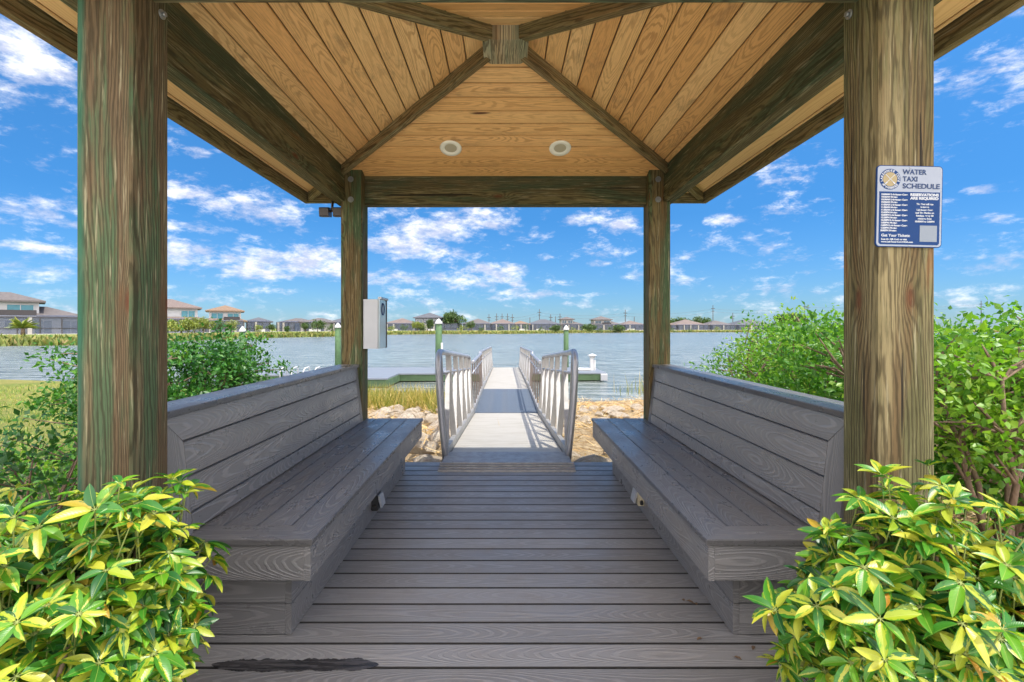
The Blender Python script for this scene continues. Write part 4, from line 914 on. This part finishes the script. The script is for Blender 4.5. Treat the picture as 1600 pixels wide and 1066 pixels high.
spots = [(404, 118, 1.8, 1.6), (448, 124, 1.6, 1.5), (516, 136, 2.6, 2.4), (612, 178, 2.6, 1.6), (632, 180, 3.2, 2.6), (688, 184, 3.4, 2.2), (722, 188, 4.2, 2.8), (752, 192, 2.4, 1.8), (782, 196, 3.0, 2.6), (806, 200, 3.6, 2.2), (822, 202, 2.4, 3.2), (846, 206, 3.4, 2.0), (896, 222, 3.0, 2.0), (938, 230, 3.2, 2.2), (952, 232, 2.4, 3.2), (988, 238, 4.0, 2.4), (1052, 250, 4.6, 2.8), (1078, 254, 3.4, 2.2), (1120, 262, 4.6, 3.0)]
for i, (xp_, Y, w_, h_) in enumerate(spots):
    X = (xp_-CX)*Y/F; zg = gh(X, Y); C = crown_pts((X, Y, zg+h_*.5), (w_/2, w_/2, h_/2), 26, .4, 60+i)
    o = thing('garden_shrub', (X, Y, zg), 'small rounded garden shrub on the grassy far bank before the houses', 'shrub', 'garden shrubs on the far bank')
    leaves_at(C, 22, .16, .22, .15, 'leaf_far_yellow' if i % 3 == 0 else 'leaf_far', o, 'foliage', seed=60+i)
def palm(xp_, Y, h_, lab):
    X = (xp_-CX)*Y/F; zg = gh(X, Y); o = thing('palm', (X, Y, zg), lab, 'palm')
    b = MB(); b.tube([(X, Y, zg), (X, Y, zg+h_*.35)], [.28, .2], 8); b.build('trunk', M['branch_bark'], o)
    n = 46; a = rs.rand(n)*6.28; e = rs.uniform(.1, 1.1, n); D = np.stack([np.cos(a)*np.cos(e), np.sin(a)*np.cos(e), np.sin(e)], 1)
    P = np.tile([X, Y, zg+h_*.35], (n, 1)); leaf_cloud('fronds', P, D, rdir(n, 2), h_*.75, h_*.13, 'leaf_far_yellow', o, T_LEAFLET)
palm(36, 72, 2.6, 'short spiky palm on the lawn before the nearest far house')
# power poles and lines
def pole(xp_, yt, Y, lab, arm=True):
    c = px(xp_, yt, Y); o = thing('utility_pole', (c.x, Y, .5), lab, 'utility pole', 'utility poles on the horizon')
    r_ = .35; b = MB(); b.tube([(c.x, Y, 0), (c.x, Y, c.z)], [r_, r_*.7], 6); b.build('shaft', M['pole_wood'], o)
    if arm: b = MB(); b.box(c.x-1.6, c.x+1.6, Y-.15, Y+.15, c.z-3.0, c.z-2.6); b.box(c.x-1.3, c.x+1.3, Y-.15, Y+.15, c.z-5.2, c.z-4.9); b.build('crossarm', M['pole_wood'], o)
poles = [(764, 491), (776, 490), (784.5, 490), (793, 490), (800.5, 491), (828, 496), (842.8, 483), (860.5, 491), (868, 494.5), (875, 490), (931, 497), (977, 484), (991, 495), (1114, 477), (1145, 489), (1257.5, 474), (1262.5, 476), (1533, 470)]
where = ['leftmost of five above the gangway end', 'second of five above the gangway end', 'third of five above the gangway end', 'fourth of five above the gangway end', 'rightmost of five above the gangway end', 'short one just left of the tallest central pole', 'tallest one above the right gangway rail', 'left one of the trio beside the piling right of the gangway', 'lowest, middle one of the trio by the piling right of gangway', 'right one of the trio, nearest the piling right of the gangway',
 'between the two cream two storey houses', 'tall one left of the rear right post', 'short one nearest the rear right post', 'tall one above the left end of the right hedge', 'short faint one between hedge end and front right post', 'left one of the close pair left of the front right post', 'right one of the close pair left of the front right post', 'right of the front right post above the hedge']
for (xp_, yt), wh in zip(poles, where): pole(xp_, yt, 420, 'dark utility pole, '+wh, yt < 492)
for zoff, lab in ((3.2, 'upper thin power line strung between the horizon utility poles'), (5.6, 'lower thin power line strung between the horizon utility poles')):
    pts = []; ks = [poles[i] for i in (0, 6, 11, 13, 15, 17)]
    for (a, ya), (c, yc) in zip(ks[:-1], ks[1:]):
        for q in np.linspace(0, 1, 9)[:-1]: p = px(a+(c-a)*q, ya+(yc-ya)*q, 420); p.z -= zoff+2.2*4*q*(1-q); pts.append(p)
    p = px(ks[-1][0], ks[-1][1], 420); p.z -= zoff; pts.append(p)
    b = MB(); b.tube(pts, .075, 4); tag(b.build('power_line', M['wire_metal']), lab, 'power line')

# shore grass along the far bank
n = 9000; a = rs.uniform(R(-46), R(46), n); rr_ = np.array([interp(t, FAR) for t in a])+rs.uniform(-.3, 5, n); P = np.stack([rr_*np.sin(a), rr_*np.cos(a), np.zeros(n)], 1)
P[:, 2] = [gh(p[0], p[1])-.05 for p in P]; leaf_cloud('shore_grass', P, rdir(n, 4), rdir(n, 0), rs.uniform(.4, 1.1, n), rs.uniform(.25, .7, n), 'shore_blade', None, T_BLADE)['kind'] = 'stuff'

# near vegetation -----------------------------------------------------------
bush('round_bush', (-3.72, 5.6), (1.0, .9), 1.46, 7, 240, 60, .056, .030, .08, 'leaf_round', 'dense dark green round bush with bare forked stems behind the left bench', 'bush', 11, .32, r0=.028, shell=.55)
bush('sparse_bush', (-2.92, 2.95), (.66, .6), 1.10, 10, 40, 30, .05, .028, .06, 'leaf_dark', 'sparse twiggy bush with dark leaves left of the front left post', 'bush', 12, .25, r0=.014, shell=.3, twig=.003)
bush('low_bush', (-3.9, 4.3), (.9, .7), .62, 5, 60, 50, .05, .028, .08, 'leaf_mid', 'low bright leafy bush on the lawn behind the sparse twiggy bush', 'bush', 13, .1, r0=.012)
HG = 'hedge shrubs right of the pavilion'
bush('hedge_shrub', (3.25, 6.4), (.72, .7), 1.58, 5, 90, 46, .05, .026, .085, 'leaf_mid', 'feathery light green hedge shrub at the left hedge end beside the rear right post', 'hedge shrub', 14, .2, HG, r0=.022)
bush('hedge_shrub', (3.05, 5.1), (.85, .8), 1.70, 5, 150, 60, .052, .027, .09, 'leaf_bright', 'bright green hedge shrub with reddish twigs behind the right bench', 'hedge shrub', 15, .2, HG, r0=.024)
bush('hedge_shrub', (2.62, 3.75), (.70, .66), 1.58, 5, 150, 64, .052, .027, .085, 'leaf_mid', 'dense deep green hedge shrub touching the left edge of the front right post', 'hedge shrub', 16, .12, HG, r0=.024)
bush('hedge_shrub', (4.3, 6.2), (1.2, 1.1), 1.75, 6, 150, 60, .056, .03, .11, 'leaf_bright', 'broad hedge shrub in the back row beyond the deep green shrub', 'hedge shrub', 17, .15, HG, r0=.028)
bush('hedge_shrub', (2.72, 2.62), (.62, .50), 1.60, 6, 120, 34, .045, .030, .075, 'leaf_bright', 'near hedge shrub with forked brown stems just right of the front right post', 'hedge shrub', 18, .48, HG, r0=.026, shell=.35)
bush('hedge_shrub', (3.35, 3.3), (.65, .6), 1.62, 5, 140, 56, .048, .03, .09, 'leaf_mid', 'hedge shrub filling the right edge of the view', 'hedge shrub', 19, .2, HG, r0=.026)
bush('hedge_shrub', (4.4, 4.4), (1.0, .9), 1.70, 5, 130, 50, .055, .03, .11, 'leaf_mid', 'darker hedge shrub behind the one at the right edge', 'hedge shrub', 20, .15, HG, r0=.026)
bush('low_bush', (2.05, 2.9), (.32, .4), .55, 4, 50, 40, .05, .032, .06, 'leaf_dark', 'low dark green bush at the foot of the hedge behind the front right post', 'bush', 23, .05, r0=.01)

# variegated schefflera shrubs in the foreground
def schefflera(s, lumps, lab, seed, nros):
    rr = np.random.RandomState(seed); bx_, by_ = lumps[0][0], lumps[0][1]+.05; o = thing('variegated_shrub', (bx_, by_, -.28), lab, 'shrub', None)
    C = []; Nv = []
    tot = sum(l[6] for l in lumps)
    for (lx, ly, lz, ax, ay, az_, wt) in lumps:
        m_ = int(nros*wt/tot)
        for _ in range(m_):
            d = rr.randn(3); d[2] = abs(d[2])*1.0-.35*abs(rr.randn()) ; d /= np.linalg.norm(d); q = rr.uniform(.62, 1.0)*(1+.12*math.sin(d[0]*6+seed)+.1*math.sin(d[1]*8+d[2]*5))
            C.append(np.array((lx, ly, lz))+d*np.array((ax, ay, az_))*q); Nv.append(d)
    C = np.array(C); Nv = np.array(Nv); keep = C[:, 2] > -.24; C, Nv = C[keep], Nv[keep]
    P, D, Nn, Ls, Ws, Rn = [], [], [], [], [], []; b = MB()
    for c, nv in zip(C, Nv):
        ax = norm(nv*.55+np.array((0, -.12, .75))+rr.randn(3)*.28); k = rr.randint(6, 10); sc = rr.uniform(.038, .078); base_r = rr.rand()
        t1 = norm(np.cross(ax, rr.randn(3))); t2 = np.cross(ax, t1); ph = rr.rand()*6.28; el_ = rr.uniform(-.35, .55)
        for j in range(k):
            a = ph+j*2*math.pi/k+rr.uniform(-.12, .12); out = t1*math.cos(a)+t2*math.sin(a); e = el_+rr.uniform(-.22, .22)
            d = norm(out*math.cos(e)+ax*math.sin(e)); P.append(c+d*sc*.10); D.append(d); Nn.append(norm(ax*math.cos(e)-out*math.sin(e)+rr.randn(3)*.30))
            l_ = sc*rr.uniform(.75, 1.15); Ls.append(l_); Ws.append(l_*rr.uniform(.33, .43)); Rn.append((base_r*.0+rr.rand()))
            b.tube([tuple(c), tuple(c+d*sc*.12)], .0012, 4, False)
        # leaf stalk down towards the stem
        root = np.array((bx_, by_, -.2)); tgt = c-ax*rr.uniform(.10, .18)+norm(root-c)*.05; b.tube([tuple(c), tuple((c+tgt)/2+rr.randn(3)*.006), tuple(tgt)], [.0016, .002, .0024], 5, False)
    st = MB()
    for c in C[::7]:
        root = np.array((bx_, by_, -.28))+rr.randn(3)*np.array((.16, .12, 0)); e = c*.82+np.array((bx_, by_, c[2]))*.18-np.array((0, 0, .09)); m_ = (root+e)/2+np.array((0, 0, .05))+rr.randn(3)*.02
        st.tube([tuple(root), tuple(m_), tuple(e)], [.010, .008, .004], 6, False)
    leaf_cloud('foliage', P, D, Nn, np.array(Ls), np.array(Ws), 'variegated_leaf', o, T_LEAFLET, np.array(Rn), True)
    b.build('leaf_stalks', M['stem_green'], o); st.build('branches', M['branch_bark'], o); return o
schefflera(-1, [(-1.22, 1.22, .28, .42, .34, .55, 5), (-1.00, 1.30, .46, .20, .22, .42, 3), (-1.55, 1.35, .40, .35, .3, .45, 2), (-.84, 1.05, .0, .20, .25, .32, 1.6)], 'yellow and green variegated shrub in the lower left corner before the left bench', 31, 1060)
schefflera(1, [(1.18, 1.28, .32, .38, .32, .53, 5), (.98, 1.25, .48, .26, .22, .40, 3), (1.62, 1.35, .22, .36, .34, .42, 2.6), (.98, 1.05, -.02, .26, .24, .34, 2)], 'yellow and green variegated shrub in the lower right corner before the right bench', 32, 1080)

# grasses and straw -------------------------------------------------------------
def blades(name, n, fx, fy, h0, h1, w_, mt, cond=None, lean=.35, tm=T_BLADE, dz=0):
    P = np.stack([rs.uniform(*fx, n), rs.uniform(*fy, n), np.zeros(n)], 1)
    if cond: P = P[[cond(p[0], p[1]) for p in P]]
    P[:, 2] = [gh(p[0], p[1])-.01+dz for p in P]; n = len(P); D = rs.randn(n, 3)*lean+np.array([0, 0, 1]); 
    o = leaf_cloud(name, P, D, rdir(n, 0), rs.uniform(h0, h1, n), w_, mt, None, tm); o['kind'] = 'stuff'; return o
blades('marsh_grass', 5200, (-6.5, -1.3), (11.6, 15.2), .30, .66, .02, 'marsh_grass_blade', lambda x_, y_: y_ > 11.8+.35*math.sin(x_*2.1)+.25*math.sin(x_*5))
blades('lawn_grass', 26000, (-17, -2.3), (3.0, 20), .05, .14, .014, 'lawn_blade', lambda x_, y_: x_ < -3.6-.2*math.sin(y_) and math.hypot(x_, y_) < interp(math.atan2(x_, y_), NEAR)-.2, .5)
blades('reeds', 60, (3.6, 4.9), (15.6, 17.2), .5, .95, .016, 'marsh_grass_blade', None, .12, dz=.05)
def straw(n, fx, fy, cond=None):
    P = np.stack([rs.uniform(*fx, n), rs.uniform(*fy, n), np.zeros(n)], 1)
    if cond: P = P[[cond(p[0], p[1]) for p in P]]
    P[:, 2] = [gh(p[0], p[1])+.02+random.random()*.07 for p in P]; n = len(P); D = rs.randn(n, 3)*np.array([1, 1, .22])
    o = leaf_cloud('dry_straw', P, D, rdir(n, 1), rs.uniform(.1, .32, n), rs.uniform(.006, .016, n), 'straw_blade', None, T_BLADE); o['kind'] = 'stuff'
straw(16000, (-3.8, 6.0), (4.9, 14.6), lambda x_, y_: math.hypot(x_, y_) < interp(math.atan2(x_, y_), NEAR)+.1 and rs.rand() < (1.2 if math.sin(x_*1.7+y_*1.3) > -.1 else .25))
straw(2500, (1.7, 4.0), (1.6, 4.6))
# rocks
protos = []
def rock_mesh(seed):
    rr = random.Random(seed); bm = bmesh.new(); bmesh.ops.create_icosphere(bm, subdivisions=3, radius=1)
    ns = [(Vector((rr.gauss(0, 1), rr.gauss(0, 1), rr.gauss(0, 1))).normalized(), rr.uniform(.55, .85)) for _ in range(11)]
    for v in bm.verts:
        d = v.co.normalized(); r_ = 1.
        for nn, h_ in ns:
            q = d.dot(nn)
            if q > 0: r_ = min(r_, h_/max(q, 1e-3))
        v.co = d*(r_+.025*math.sin(d.x*9+seed)*math.sin(d.y*11)*math.cos(d.z*8)); v.co.z *= .72
    me = bpy.data.meshes.new('rock'); bm.to_mesh(me); bm.free(); me.materials.append(M['limestone']); return me
rm = [rock_mesh(k) for k in range(7)]
rr = random.Random(5); nr = 0; placed = []
for k in range(900):
    if nr >= 190: break
    Y = 4.9+7.6*rr.random()**1.3; X = rr.uniform(-3.0, 3.2+.15*Y); s_ = rr.uniform(.07, .27)*(1.1 if Y < 9 else .9)
    if X > 0 and Y > 7.5 and rr.random() < .5: continue
    if any(math.hypot(X-a, Y-c) < (s_+d)*.72 for a, c, d in placed): continue
    placed.append((X, Y, s_)); o = bpy.data.objects.new('rock', rr.choice(rm)); scn.collection.objects.link(o)
    o.location = (X, Y, gh(X, Y)+s_*.18); o.scale = (s_*rr.uniform(.9, 1.35), s_*rr.uniform(.8, 1.2), s_*rr.uniform(.75, 1.05)); o.rotation_euler = (rr.uniform(-.3, .3), rr.uniform(-.3, .3), rr.uniform(0, 6.3))
    tag(o, 'pale limestone rock of the rubble bank between the deck and the lake', 'rock', 'rocks on the lake bank'); nr += 1
# litter on the deck
def dryleaf(xp_, yp_, size, lab, rz, kind=0):
    Y = H*F/(yp_-HY); X = (xp_-CX)*Y/F; b = MB(); n = 6
    for i in range(n):
        a0, a1 = i/n, (i+1)/n; w0, w1 = [math.sin(math.pi*(.06+.88*a))*.28 for a in (a0, a1)]; z0, z1 = .12*math.sin(a0*3.1)+.03, .12*math.sin(a1*3.1)+.03
        for s_ in (-1, 1): b.face([(a0-.5, 0, z0), (a1-.5, 0, z1), (a1-.5, s_*w1, z1+.10+.05*math.sin(i*2)), (a0-.5, s_*w0, z0+.10+.05*math.sin(i*2-2))][::s_], None, .5, 0)
    b.tube([(.45, 0, .06), (.62, .03, .03), (.8, .09, .02)], .012, 5)
    if kind:
        for dx in (-.9, .9): b.lathe([(.02, 0), (.16, .06), (.2, .15), (.1, .25), (.02, .27)], (dx, .1*dx, .0), 8)
        b.tube([(-.9, -.1, .1), (0, .05, .12), (.9, .1, .1)], .02, 5)
    o = b.build('dry_leaf', M['dry_leaf']); o.location = (X, Y, .0015); o.scale = (size,)*3; o.rotation_euler = (0, 0, rz); tag(o, lab, 'dry leaf', 'dry leaves on the deck')
dryleaf(1078, 942, .032, 'brown seed pod twig on the deck beside the right bench plinth', -.7, 1); dryleaf(1093, 1000, .026, 'small curled brown leaf in front of the right bench, left of the other litter', .4)
dryleaf(1177, 1014, .026, 'small pale brown leaf on a board joint, between bench corner and shrub', 1.); dryleaf(1153, 1030, .026, 'thin brown leaf left of the pair close to the lower right shrub', 2.4)
dryleaf(1204, 1029, .034, 'largest brown leaf with pale stalk close to the lower right shrub', .2); dryleaf(1242, 1002, .040, 'dark curled leaf under the edge of the lower right shrub', 2.)
# wet patch on a deck board
def film(x0, x1, yc_, up_, dn_, n, amp, mt, dz):
    b = MB(); top, bot = [], []; j1 = j2 = 0
    for i in range(n+1):
        t = i/n; xp_ = x0+t*(x1-x0); e = min(1, t*7, (1-t)*9)**.6; j1 += random.uniform(-amp, amp)-j1*.12; j2 += random.uniform(-amp, amp)-j2*.12
        for yy_, L_ in ((yc_-up_*e*(.8+.4*t)+j1*e, top), (yc_+dn_*e*(1.2-.4*t)+j2*e, bot)): Y = H*F/(yy_-HY); L_.append(((xp_-CX)*Y/F, Y, dz))
    for i in range(n): b.face([bot[i], bot[i+1], top[i+1], top[i]])
    b.build('puddle', M[mt])['kind'] = 'stuff'
film(330, 592, 1039, 8, 10, 150, .9, 'wet_film', .0016)
